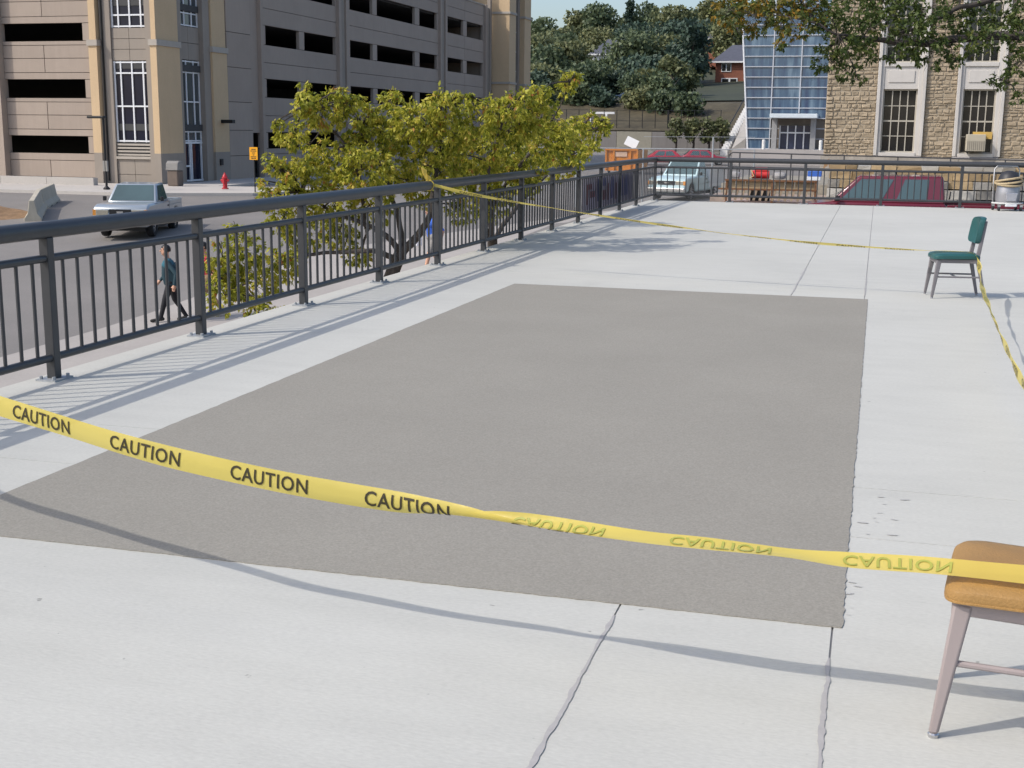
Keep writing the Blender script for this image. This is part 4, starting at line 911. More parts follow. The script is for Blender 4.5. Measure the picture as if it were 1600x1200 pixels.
for k, (x, y, h, R_) in enumerate([(-50, 171, 3.6, 2.2), (-45.5, 172, 3.2, 2.3), (-41, 171, 2.6, 2.0), (-31.5, 168.5, 3.0, 2.3), (-28, 168, 2.6, 2.2), (-37.8, 184, 3, 2), (-48, 164.5, 2, 2.4), (-43.4, 165.5, 2, 2.0), (-38.6, 165, 2, 2.1), (-34.8, 163.8, 2, 1.7), (-29.6, 162.0, 2, 2.3), (-26.4, 160.5, 2, 2.2), (-23.0, 159, 2, 2.0)]):
    hill_tree(x, y, gh(x, y)+max(4, h)*(1 if k < 6 else .62), R_, 300+k, [0, 2, 1, 0][k % 4], ['mid-green bushy shrub at the edge of the wooded hill', 'dark bluish bushy shrub at the edge of the wooded hill', 'olive bushy shrub at the edge of the wooded hill', 'mid-green bushy shrub at the edge of the wooded hill'][k % 4], 'shrub', 'shrubs at the wood edge', 900, .5, name='shrub', low=.02)
for k, (x, y) in enumerate([(-22.3, 144.6), (-20.4, 145.1), (-18.7, 145.6), (-17.3, 146.0)]):
    sd += 1; hill_tree(x, y, gh(x, y)+4.1, .95, 400+k, 1, ['young green tree before the grey wall, leftmost of four', 'young green tree before the grey wall, second from left', 'young green tree before the grey wall, third from left', 'young green tree right beside the white hillside stair'][k], group='young trees before the grey wall', n=700, leaf=.34, name='young_tree', low=.3)

# ------------------------------------------------------------------ vehicles
def arch_profile(pts, wheels, r, zb):
    """lower edge of a body side, front to back, with wheel-arch cutouts; pts = upper outline from rear-bottom over the top to front-bottom"""
    low = []
    for cx_ in sorted(wheels, reverse=True):
        for k in range(0, 11):
            a = math.pi*k/10; x = cx_+r*math.cos(a); z_ = zb+.02+r*math.sin(a)*.98; low.append((x, max(zb, z_-.0)))
    return pts+low
def inset_quad(A, B, C, D, u0, u1, v0, v1, off):
    A, B, C, D = map(Vector, (A, B, C, D)); n = (B-A).cross(D-A).normalized()*off
    f = lambda u, v: (A*(1-u)+B*u)*(1-v)+(D*(1-u)+C*u)*v+n
    return [tuple(f(u0, v0)), tuple(f(u1, v0)), tuple(f(u1, v1)), tuple(f(u0, v1))]
CARG = glassmat('car_glass', (.055, .095, .10), rough=.05)
LENS = mat('lamp_lens', (.45, .42, .34), rough=.08, spec=1.0, metal=.5); AMBER = mat('amber_lens', (.6, .25, .05), rough=.2); REDL = mat('tail_lens', (.4, .02, .02), rough=.2)
def wheel(t, x, y, r, w=.22):
    o = thing('x', None, None); bpy.data.objects.remove(o)
    sgn = 1 if y > 0 else -1
    ty = MB(); n = 24
    prof = [(r*.62, -w/2), (r*.93, -w/2), (r, -w*.3), (r, w*.3), (r*.93, w/2), (r*.62, w/2)]
    for pr_, py in prof:
        for k in range(n): a = 2*math.pi*k/n; ty.v.append((x+pr_*math.cos(a), y+py, r+pr_*math.sin(a)))
    ty.f = [(i*n+k, i*n+(k+1) % n, (i+1)*n+(k+1) % n, (i+1)*n+k) for i in range(5) for k in range(n)]
    tyo = ty.build('wheel', RUBBER, t, smooth=True)
    rim = MB().tube([(x, y+sgn*w*.30, r), (x, y+sgn*w*.42, r)], r*.62, 20); 
    ro = rim.build('rim', CHROME, tyo)
    for k in range(5):
        a = 2*math.pi*k/5; MB().tube([(x+r*.36*math.cos(a), y+sgn*w*.42, r+r*.36*math.sin(a)), (x+r*.36*math.cos(a), y+sgn*(w*.42+.004), r+r*.36*math.sin(a))], r*.13, 8).build('rim_hole', BLACK, ro)
    MB().tube([(x, y+sgn*w*.42, r), (x, y+sgn*w*.5, r)], r*.15, 10).build('hub', CHROME, tyo)
def pickup(label, loc, heading, paint, L=4.75, Wd=1.72, H=1.68, cab=(1.05, -.5), belt=1.0, hood=.96, wheels=(1.42, -1.42), r=.34, ext=False, service=False, windshield=.72, bed_z=.98):
    t = thing('pickup_truck', label, 'pickup truck', loc, heading, world=False)
    hw = Wd/2; fx_, rx = L/2, -L/2; zb = .36; cf_, cr = cab
    top = [(rx, zb), (rx, bed_z-.10), (cr-.04, bed_z-.10), (cr, belt), (cf_, belt), (fx_-.35, hood-.02), (fx_-.08, hood-.10), (fx_, hood-.30), (fx_, zb)]
    poly_ = arch_profile(top, wheels, r+.07, zb)
    MB().prism(poly_, 'y', -hw, hw).build('body', paint, t, bevel=.085, smooth=True)
    # bed walls and dark bed
    if not service:
        for y0, y1 in ((-hw+.01, -hw+.10), (hw-.10, hw-.01)): MB().box(rx+.01, cr-.05, y0, y1, bed_z-.16, bed_z).build('bed_side', paint, t, bevel=.02)
        MB().box(rx, rx+.07, -hw+.10, hw-.10, bed_z-.16, bed_z-.005).build('tailgate', paint, t, bevel=.015); MB().box(rx+.08, cr-.06, -hw+.105, hw-.105, bed_z-.11, bed_z-.09).build('bed_liner', BLACK, t)
    # greenhouse
    w0, w1 = hw-.05, hw-.20; zr0, zr1 = belt-.02, H; xf0, xf1, xr1, xr0 = cf_+.02, cf_-windshield, cr+.10, cr+.01
    V = [(xf0, -w0, zr0), (xf0, w0, zr0), (xr0, w0, zr0), (xr0, -w0, zr0), (xf1, -w1, zr1-.03), (xf1, w1, zr1-.03), (xr1, w1, zr1), (xr1, -w1, zr1)]
    b = MB().add(V, [(0, 1, 2, 3), (4, 7, 6, 5), (0, 4, 5, 1), (2, 6, 7, 3), (1, 5, 6, 2), (0, 3, 7, 4)]); b.build('cab', paint, t, bevel=.05, smooth=True)
    ws = inset_quad(V[0], V[1], V[5], V[4], .06, .94, .10, .93, .012); MB().quad(*ws).build('windshield', CARG, t, fix=False)
    rw = inset_quad(V[2], V[3], V[7], V[6], .1, .9, .2, .88, .012); MB().quad(*rw).build('rear_window', CARG, t, fix=False)
    for sgn in (1, -1):
        A, B, C_, D_ = (V[1], V[2], V[6], V[5]) if sgn > 0 else (V[0], V[3], V[7], V[4])
        for (u0, u1) in (((.07, .44), (.57, .84)) if ext else ((.14, .88),)):
            q = inset_quad(A, B, C_, D_, u0, u1, .10, .88, .014 if sgn > 0 else -.014); MB().quad(*q).build('side_window', CARG, t, fix=False)
        MB().box(cf_-.25, cf_-.12, sgn*(hw+.02)-.10*(sgn < 0), sgn*(hw+.02)+.10*(sgn > 0), belt+.02, belt+.17).build('mirror', BLACK, t, bevel=.02)
        MB().box(cr+.20, cr+.36, sgn*hw-.012, sgn*hw+.012, belt-.20, belt-.15).build('door_handle', BLACK, t)
        MB().box(cr+.12, cr+.135, sgn*hw-.004, sgn*hw+.004, zb+.08, belt-.05).build('door_seam', BLACK, t)
        hl = MB().box(fx_-.05, fx_+.012, sgn*(hw-.30)-.2, sgn*(hw-.30)+.2, hood-.36, hood-.18).build('headlight', LENS, t, bevel=.02)
        MB().box(fx_-.10, fx_+.004, sgn*(hw-.055)-.05, sgn*(hw-.055)+.05, hood-.36, hood-.18).build('turn_signal', AMBER, hl)
        MB().box(rx-.012, rx+.03, sgn*(hw-.1)-.07, sgn*(hw-.1)+.07, .62, bed_z-.15).build('tail_light', REDL, t)
    gr_ = MB().box(fx_-.03, fx_+.018, -hw+.52, hw-.52, hood-.36, hood-.17).build('grille', BLACK, t)
    MB().box(fx_+.018, fx_+.024, -.10, .10, hood-.29, hood-.23).build('badge', CHROME, gr_)
    MB().box(fx_-.06, fx_+.10, -hw+.02, hw-.02, .40, .58).build('front_bumper', paint if not service else CHROME, t, bevel=.03)
    MB().box(rx-.10, rx+.02, -hw+.05, hw-.05, .42, .58).build('rear_bumper', CHROME, t, bevel=.02)
    MB().box(rx+.3, fx_-.4, -hw+.2, hw-.2, .22, zb+.1).build('chassis', BLACK, t)
    for wx in wheels:
        MB().box(wx-r-.05, wx+r+.05, -hw+.06, hw-.06, zb+.02, zb+r+.05).build('wheel_well', BLACK, t)
        for sgn in (1, -1): wheel(t, wx, sgn*(hw-.13), r)
    return t
SILV = mat('silver_paint', (.36, .40, .43), rough=.28, metal=.35, var=.04, coat=.6)
MAROON = mat('maroon_paint', (.125, .012, .024), rough=.3, var=.08, coat=.7)
TEALP = mat('pale_blue_paint', (.44, .58, .61), rough=.35, var=.06, coat=.4)
hd = math.atan2(-.955, .30)
pickup('silver compact pickup truck driving along the street left of the deck', (-23.55, 37.3, gh(-23.55, 37.3)-.03), hd, SILV, cab=(.92, -.62), belt=1.08, hood=1.09, windshield=.56, bed_z=1.06, H=1.66, r=.36)
pickup('maroon extended-cab pickup truck parked just beyond the far railing', (.83, 37.6, gh(.83, 37.6)+.01), math.pi, MAROON, L=6.3, Wd=1.95, H=1.92, cab=(2.05, -1.0), belt=1.18, hood=1.10, wheels=(2.35, -1.95), r=.38, ext=True, windshield=.72, bed_z=1.16)
sv = pickup('pale blue pickup truck with white utility body beyond the deck corner', (-8.95, 62.3, gh(-9, 62)+.01), math.atan2(-.95, -.22), TEALP, L=5.2, Wd=1.9, H=1.86, cab=(.95, -.45), belt=1.12, hood=1.08, wheels=(1.65, -1.6), r=.37, service=True)
UW = mat('utility_white', (.7, .73, .75), rough=.4, var=.08)
for sgn in (1, -1): 
    ub = MB().box(-2.6, -.6, sgn*.97-.38*(sgn > 0), sgn*.97+.38*(sgn < 0), .55, 1.42).build('utility_cabinet', UW, sv, bevel=.02)
    for k in range(3): MB().box(-2.5+k*.64, -1.95+k*.64, sgn*.975-.008, sgn*.975+.008, .7, 1.35).build('cabinet_door', mat('utility_door', (.60, .63, .66)), ub, bevel=.01)
def car(label, loc, heading, paint, L=4.3, Wd=1.7, H=1.38, hatch=True, group=None):
    t = thing('parked_car', label, 'car', loc, heading, group=group, world=False); hw = Wd/2; fx_, rx = L/2, -L/2; zb = .24; r = .30; wheels = (1.3, -1.3)
    top = [(rx, zb), (rx-.0, .78), (rx+.10, .88), (.85, .86), (fx_-.3, .74), (fx_, .58), (fx_, zb)]
    MB().prism(arch_profile(top, wheels, r+.06, zb), 'y', -hw, hw).build('body', paint, t, bevel=.06, smooth=True)
    w0, w1 = hw-.06, hw-.24; V = [(1.05, -w0, .82), (1.05, w0, .82), (rx+.12, w0, .84), (rx+.12, -w0, .84), (.25, -w1, H-.02), (.25, w1, H-.02), (rx+.75, w1, H), (rx+.75, -w1, H)]
    MB().add(V, [(0, 1, 2, 3), (4, 7, 6, 5), (0, 4, 5, 1), (2, 6, 7, 3), (1, 5, 6, 2), (0, 3, 7, 4)]).build('cabin', paint, t, bevel=.06, smooth=True)
    MB().quad(*inset_quad(V[0], V[1], V[5], V[4], .07, .93, .1, .9, .012)).build('windshield', CARG, t, fix=False); MB().quad(*inset_quad(V[2], V[3], V[7], V[6], .1, .9, .15, .9, .012)).build('rear_window', CARG, t, fix=False)
    for sgn in (1, -1):
        A, B, C_, D_ = (V[1], V[2], V[6], V[5]) if sgn > 0 else (V[0], V[3], V[7], V[4])
        for u0, u1 in ((.16, .48), (.53, .84)): MB().quad(*inset_quad(A, B, C_, D_, u0, u1, .1, .85, .014*sgn)).build('side_window', CARG, t, fix=False)
        MB().box(fx_-.06, fx_+.01, sgn*(hw-.25)-.15, sgn*(hw-.25)+.15, .52, .64).build('headlight', LENS, t); MB().box(rx-.01, rx+.05, sgn*(hw-.22)-.15, sgn*(hw-.22)+.15, .55, .72).build('tail_light', REDL, t)
        for wx in wheels: wheel(t, wx, sgn*(hw-.11), r, .18)
    MB().box(rx-.05, rx+.05, -hw+.05, hw-.05, .3, .46).build('rear_bumper', paint, t, bevel=.03); MB().box(fx_-.05, fx_+.06, -hw+.05, hw-.05, .28, .44).build('front_bumper', paint, t, bevel=.03)
    for wx in wheels: MB().box(wx-r-.03, wx+r+.03, -hw+.06, hw-.06, zb, zb+r+.1).build('wheel_well', BLACK, t)
    return t
REDP = mat('red_paint', (.42, .012, .03), rough=.3, coat=.6, var=.06); REDP2 = mat('dark_red_paint', (.34, .012, .035), rough=.3, coat=.6, var=.06)
car('bright red car parked beside the orange dumpster', (-20.05, 120.5, gh(-20, 120.5)+.01), R(195), REDP, group='red cars in the far lot')
car('darker red car parked behind the bright red one', (-15.9, 122.0, gh(-15.9, 122)+.01), R(15), REDP2, group='red cars in the far lot')
car('dark blue car parked in the shade under the hill trees', (-34.4, 178.6, gh(-34.4, 178.6)+.05), R(190), mat('blue_paint', (.03, .06, .12), rough=.3, coat=.5))

# ------------------------------------------------------------------ people
def person(label, loc, heading, J, cols, hair_c, extra=None):
    """J: joints in local coordinates (x forward, y left, z up). one remeshed body, materials by nearest bone"""
    t = thing('person', label, 'person', loc, heading, world=False)
    caps = []
    def cap(a, b_, r0, r1, k): caps.append((Vector(a), Vector(b_), r0, r1, k))
    pel, chest, neck, head = Vector(J['pelvis']), Vector(J['chest']), Vector(J['neck']), Vector(J['head'])
    cap(pel+Vector((0, .07, 0)), pel+Vector((0, -.07, 0)), .125, .125, 'legs'); cap(pel, chest, .125, .135, 'top')
    cap(chest+Vector((0, .10, .02)), chest+Vector((0, -.10, .02)), .125, .125, 'top'); cap(chest+Vector((0, .15, .10)), chest+Vector((0, -.15, .10)), .065, .065, 'top')
    cap(neck-Vector((0, 0, .08)), head-Vector((0, 0, .03)), .055, .052, 'skin')
    cap(head+Vector((.0, 0, -.03)), head+Vector((-.01, 0, .04)), .075, .088, 'skin'); cap(head+Vector((.035, 0, -.075)), head+Vector((.03, 0, -.05)), .045, .05, 'skin')
    cap(head+Vector((.085, 0, .0)), head+Vector((.105, 0, -.022)), .012, .016, 'skin')
    for s in (1, -1): cap(head+Vector((0, s*.082, -.02)), head+Vector((-.01, s*.085, .015)), .016, .018, 'skin')
    for s, sd_ in ((1, 'l'), (-1, 'r')):
        sh = chest+Vector((0, s*.17, .09)); el, wr = Vector(J['elbow_'+sd_]), Vector(J['wrist_'+sd_])
        cap(sh, el, .058, .046, 'sleeve'); cap(el, wr, .045, .033, 'fore')
        d = (wr-el).normalized(); pm = wr+d*.07; cap(wr, pm, .03, .036, 'skin')
        side = d.cross(Vector((0, 0, 1))); side = side.normalized() if side.length > .01 else Vector((1, 0, 0)); fwv = Vector((1, 0, 0))
        fwv = (fwv-d*fwv.dot(d)).normalized()
        for k, (o_, ln) in enumerate(((-.026, .055), (-.009, .068), (.009, .064), (.026, .05))):
            f0 = pm+fwv*o_+d*.02; f1 = f0+d*ln*.55; f2 = f1+(d*.8-side*s*.4)*ln*.5; cap(f0, f1, .0095, .009, 'skin'); cap(f1, f2, .009, .0075, 'skin')
        cap(wr+d*.03+fwv*.03, wr+d*.075+fwv*.058, .011, .009, 'skin')
        hp = pel+Vector((0, s*.09, -.02)); kn, an = Vector(J['knee_'+sd_]), Vector(J['ankle_'+sd_])
        cap(hp, kn, .092, .062, 'legs'); cap(kn, an, .06, .042, 'shin'); toe = Vector(J['toe_'+sd_]); heel = an+(an-toe)*.25; heel.z = min(heel.z, toe.z+.035)
        cap(an, heel, .04, .04, 'shoe'); cap(heel, toe, .042, .036, 'shoe')
    b = MB()
    for A, B_, r0, r1, k in caps:
        d = (B_-A); ln = max(d.length, 1e-4); d = d/ln if d.length > 1e-5 else Vector((0, 0, 1)); pts, rs_ = [], []
        for q in (1.0, .8, .45, 0): pts.append(A-d*r0*q); rs_.append(max(.003, r0*math.sqrt(max(0, 1-q*q))))
        for q in (0, .45, .8, 1.0): pts.append(B_+d*r1*q); rs_.append(max(.003, r1*math.sqrt(max(0, 1-q*q))))
        b.tube(pts, rs_, 12)
    tmp = b.build('tmp', BLACK, fix=True); md = tmp.modifiers.new('r', 'REMESH'); md.mode = 'VOXEL'; md.voxel_size = .0105
    s2 = tmp.modifiers.new('s', 'SMOOTH'); s2.iterations = 3; s2.factor = .5
    dg = bpy.context.evaluated_depsgraph_get(); dg.update(); me = bpy.data.meshes.new_from_object(tmp.evaluated_get(dg)); bpy.data.objects.remove(tmp)
    me.materials.clear(); names = ['skin', 'top', 'sleeve', 'fore', 'legs', 'shin', 'shoe']
    for k in names: me.materials.append(cols[k])
    nP = len(me.polygons); cen = np.empty(nP*3); me.polygons.foreach_get('center', cen); cen = cen.reshape(-1, 3); best = np.full(nP, 1e9); idx = np.zeros(nP, np.int32)
    for A, B_, r0, r1, k in caps:
        a = np.array(A); ab = np.array(B_-A); l2 = ab@ab+1e-9; tt = np.clip(((cen-a)@ab)/l2, 0, 1); dd = np.linalg.norm(cen-a-tt[:, None]*ab, axis=1)-(r0+(r1-r0)*tt)
        m_ = dd < best; best[m_] = dd[m_]; idx[m_] = names.index(k)
    me.polygons.foreach_set('material_index', idx); me.polygons.foreach_set('use_smooth', [True]*nP)
    o = bpy.data.objects.new('body', me); col.objects.link(o); o.parent = t
    # hair cap, eyes, mouth
    h = MB(); n1, n2 = 8, 14
    for i in range(n1+1):
        th = math.pi*.62*i/n1
        for k in range(n2):
            ph = 2*math.pi*k/n2; cut = 1.0 if math.cos(ph) < .25 else .62
            th2 = th*cut; h.v.append((head.x-.012+.100*math.sin(th2)*math.cos(ph), head.y+.095*math.sin(th2)*math.sin(ph), head.z+.015+.118*math.cos(th2)))
    h.f = [(i*n2+k, i*n2+(k+1) % n2, (i+1)*n2+(k+1) % n2, (i+1)*n2+k) for i in range(n1) for k in range(n2)]
    h.build('hair', hair_c, t, smooth=True)
    for s in (1, -1): MB().lathe((head.x+.078, head.y+s*.032, head.z+.012), [(.002, -.008), (.011, 0), (.002, .008)], 8).build('eye', BLACK, t)
    MB().box(head.x+.080, head.x+.088, head.y-.022, head.y+.022, head.z-.062, head.z-.054).build('mouth', mat('lips', (.3, .08, .07)), t)
    if extra: extra(t)
    t.scale = (1.08, 1.16, .97)
    return t
SKIN = mat('skin', (.50, .28, .19), rough=.55, var=.05); HAIRB = mat('dark_hair', (.012, .01, .009), rough=.5); HAIRBR = mat('brown_hair', (.05, .03, .018), rough=.5)
JK = mat('teal_jacket', (.02, .05, .065), var=.2, scale=9); SHT = mat('teal_shirt', (.02, .11, .15), var=.15); PNT = mat('black_trousers', (.012, .012, .016), var=.2); SHO = mat('dark_shoes', (.02, .02, .02)); WSH = mat('white_shoes', (.6, .6, .6))
RSH = mat('red_shirt', (.4, .02, .04), var=.15); KH = mat('khaki_shorts', (.25, .17, .09), var=.2); BSH = mat('blue_shirt', (.04, .12, .5), var=.15); GSH = mat('grey_shorts', (.22, .21, .2), var=.15)
def walk(step=.34, lift=.05, arm=.2, lean=.04, carry=None):
    J = dict(pelvis=(0, 0, .90), chest=(lean, 0, 1.26), neck=(lean+.01, 0, 1.46), head=(lean+.045, 0, 1.60),
      knee_l=(step*.55, .09, .50), ankle_l=(step, .09, .08), toe_l=(step+.17, .10, .04), knee_r=(-step*.25, -.09, .49), ankle_r=(-step*1.1, -.09, .13), toe_r=(-step*1.1+.14, -.10, .04),
      elbow_l=(-arm*.6, .27, 1.10), wrist_l=(-arm*.4, .28, .86), elbow_r=(arm*.35, -.26, 1.09), wrist_r=(arm*1.1, -.24, .90))
    if carry: J.update(carry)
    return J
def jacket(t):
    MB().prism([(-.10, .80), (.12, .82), (.17, 1.05), (.16, 1.30), (-.13, 1.32), (-.15, 1.05)], 'y', -.185, -.06).build('jacket_front', JK, t, bevel=.05, smooth=True)
    MB().prism([(-.10, .80), (.12, .82), (.17, 1.05), (.16, 1.30), (-.13, 1.32), (-.15, 1.05)], 'y', .06, .185).build('jacket_front', JK, t, bevel=.05, smooth=True)
    MB().prism([(-.12, .80), (-.06, .80), (-.08, 1.30), (-.16, 1.30)], 'y', -.17, .17).build('jacket_back', JK, t, bevel=.03, smooth=True)
person('woman in a teal jacket and black trousers walking left beyond the railing'.replace('woman', 'person'), (-14.6, 24.2, gh(-14.6, 24.2)+.032), R(208), walk(.23),
       dict(skin=SKIN, top=SHT, sleeve=JK, fore=JK, legs=PNT, shin=PNT, shoe=SHO), HAIRB, jacket)
def bag(t): MB().box(.16, .34, -.36, -.20, .62, .86).build('bag', mat('white_bag', (.8, .8, .82)), t, bevel=.03)
person('person in a red top and shorts walking behind the railing post', (-14.0, 24.75, gh(-14.0, 24.75)+.032), R(215), walk(.26, arm=.14),
       dict(skin=SKIN, top=RSH, sleeve=RSH, fore=SKIN, legs=KH, shin=SKIN, shoe=WSH), HAIRB)
person('person in a blue shirt carrying a white bag beside the forked tree trunk', (-11.36, 32.0, gh(-11.36, 32.0)+.032), R(225), walk(.22, arm=.25),
       dict(skin=SKIN, top=BSH, sleeve=BSH, fore=SKIN, legs=GSH, shin=SKIN, shoe=WSH), HAIRBR, bag)

# ------------------------------------------------------------------ chairs
def chair(label, loc, rz, vinyl, frame):
    t = thing('office_chair', label, 'chair', loc, rz, 'armless steel-framed chairs', world=False)
    def leg(a, b_, wa, wb, nm):
        b = MB(); A, B_ = Vector(a), Vector(b_)
        for P_, w in ((A, wa), (B_, wb)): b.v += [(P_.x-w*.62, P_.y-w/2, P_.z), (P_.x+w*.62, P_.y-w/2, P_.z), (P_.x+w*.62, P_.y+w/2, P_.z), (P_.x-w*.62, P_.y+w/2, P_.z)]
        b.f = [(0, 1, 2, 3), (4, 7, 6, 5), (0, 4, 5, 1), (1, 5, 6, 2), (2, 6, 7, 3), (3, 7, 4, 0)]; return b.build(nm, frame, t, bevel=.008, smooth=True)
    for s in (1, -1):
        l = leg((-.255, s*.215, .012), (-.205, s*.195, .40), .022, .042, 'leg'); MB().lathe((-.255, s*.215, 0), [(.015, 0), (.016, .01), (.012, .014)], 10).build('glide', CHROME, l)
        l = leg((.27, s*.20, .012), (.175, s*.185, .42), .024, .036, 'leg'); MB().lathe((.27, s*.20, 0), [(.015, 0), (.016, .01), (.012, .014)], 10).build('glide', CHROME, l)
        leg((.175, s*.185, .42), (.235, s*.17, .80), .034, .026, 'back_upright')
        MB().tube([(-.228, s*.205, .225), (.218, s*.192, .225)], .0095, 8).build('stretcher', frame, t, smooth=True)
        MB().box(-.215, .18, s*.20-.012, s*.20+.012, .368, .408).build('side_apron', frame, t, bevel=.005)
    MB().tube([(-.02, -.2, .225), (-.02, .2, .225)], .0085, 8).build('cross_stretcher', frame, t, smooth=True)
    MB().box(-.235, -.205, -.212, .212, .362, .408).build('front_apron', frame, t, bevel=.008); MB().box(.165, .185, -.19, .19, .368, .408).build('rear_apron', frame, t, bevel=.005)
    # cushion
    b = MB(); nx_, ny_ = 15, 15
    def sp(u, p=5): return math.copysign(abs(u)**1.0, u)
    ring_n = 36; lay = [(.90, .410), (.985, .415), (1.0, .430), (.985, .447), (.93, .458), (.75, .465), (.4, .469)]
    for sc, z_ in lay:
        for k in range(ring_n):
            a = 2*math.pi*k/ring_n; c_, s_ = math.cos(a), math.sin(a); e = .24
            x = .235*sc*math.copysign(abs(c_)**e, c_); y = (.243 if c_ < 0 else .225)*sc*math.copysign(abs(s_)**e, s_); dz = -.008*max(0, -x/.235)**3
            b.v.append((x-.025, y, z_+dz))
    b.v.append((-.025, 0, .470)); top_i = len(b.v)-1
    for i in range(len(lay)-1):
        for k in range(ring_n): a0 = i*ring_n+k; a1 = i*ring_n+(k+1) % ring_n; b.f.append((a0, a1, a1+ring_n, a0+ring_n))
    base = (len(lay)-1)*ring_n
    for k in range(ring_n): b.f.append((base+k, base+(k+1) % ring_n, top_i))
    b.f.append(tuple(reversed(range(ring_n))))
    so = b.build('seat', vinyl, t, smooth=True)
    MB().tube([(p[0], p[1], p[2]+.002) for p in b.v[ring_n:2*ring_n]+[b.v[ring_n]]], .0045, 6).build('piping', vinyl, so, smooth=True)
    # back pad: rounded rectangle, slightly curved
    b = MB(); m = 28; prof = []
    for k in range(m):
        a = 2*math.pi*k/m; c_, s_ = math.cos(a), math.sin(a); e = .34; prof.append((.212*math.copysign(abs(c_)**e, c_), .135*math.copysign(abs(s_)**e, s_)))
    for off, sc in ((-.028, .90), (-.034, .97), (-.012, 1.0), (.012, 1.0), (.022, .95)):
        for (py, pz) in prof:
            z_ = .70+pz*sc; x = .155+(z_-.42)*.158+.03*(py/.2)**2*-1+.02; b.v.append((x+off, py*sc, z_))
    for i in range(4):
        for k in range(m): b.f.append((i*m+k, i*m+(k+1) % m, (i+1)*m+(k+1) % m, (i+1)*m+k))
    b.f.append(tuple(reversed(range(m)))); b.f.append(tuple(4*m+k for k in range(m)))
    b.build('backrest', vinyl, t, smooth=True)
    return t
TVIN = mat('teal_vinyl', (.018, .085, .085), rough=.42, var=.15, scale=14, spec=.5, bump=.06, bscale=300); BVIN = mat('tan_vinyl', (.325, .185, .06), rough=.5, var=.12, scale=9, spec=.4, bump=.25, bscale=120, fine=.08, fscale=160)
FG1 = mat('grey_chair_frame', (.17, .16, .17), rough=.45, var=.1); FG2 = mat('mauve_chair_frame', (.30, .255, .25), rough=.5, var=.06, bump=.05, bscale=220)
chair('teal vinyl chair holding the tape at the far corner of the coating', (.84, 13.87, 0), R(9), TVIN, FG1).scale = (1, .84, 1)
bc = chair('tan vinyl chair with pale metal frame at the right edge', (.53, 3.685, 0), R(-6.7), BVIN, FG2)

# ------------------------------------------------------------------ caution tape
FILM = filmmat(); INK = mat('tape_ink', (.035, .028, .012), rough=.5, var=.1); INKB = mat('tape_ink_back', (.36, .36, .07), rough=.5, var=.1)
def word_mesh():
    cu = bpy.data.curves.new('caution_word', 'FONT'); cu.body = 'CAUTION'; cu.size = 1; cu.offset = .014; cu.space_character = 1.08; cu.resolution_u = 3
    o = bpy.data.objects.new('tmp_word', cu); col.objects.link(o); dg = bpy.context.evaluated_depsgraph_get(); dg.update(); me = bpy.data.meshes.new_from_object(o.evaluated_get(dg)); bpy.data.objects.remove(o)
    import bmesh
    bm = bmesh.new(); bm.from_mesh(me); bmesh.ops.triangulate(bm, faces=bm.faces); bmesh.ops.subdivide_edges(bm, edges=bm.edges, cuts=2, use_grid_fill=True); bm.to_mesh(me); bm.free()
    V = np.array([v.co[:] for v in me.vertices]); Fc = [tuple(p.vertices) for p in me.polygons]; mn, mx = V.min(0), V.max(0)
    return (V[:, :2]-mn[:2])/(mx[:2]-mn[:2]), Fc
WV, WF = word_mesh()
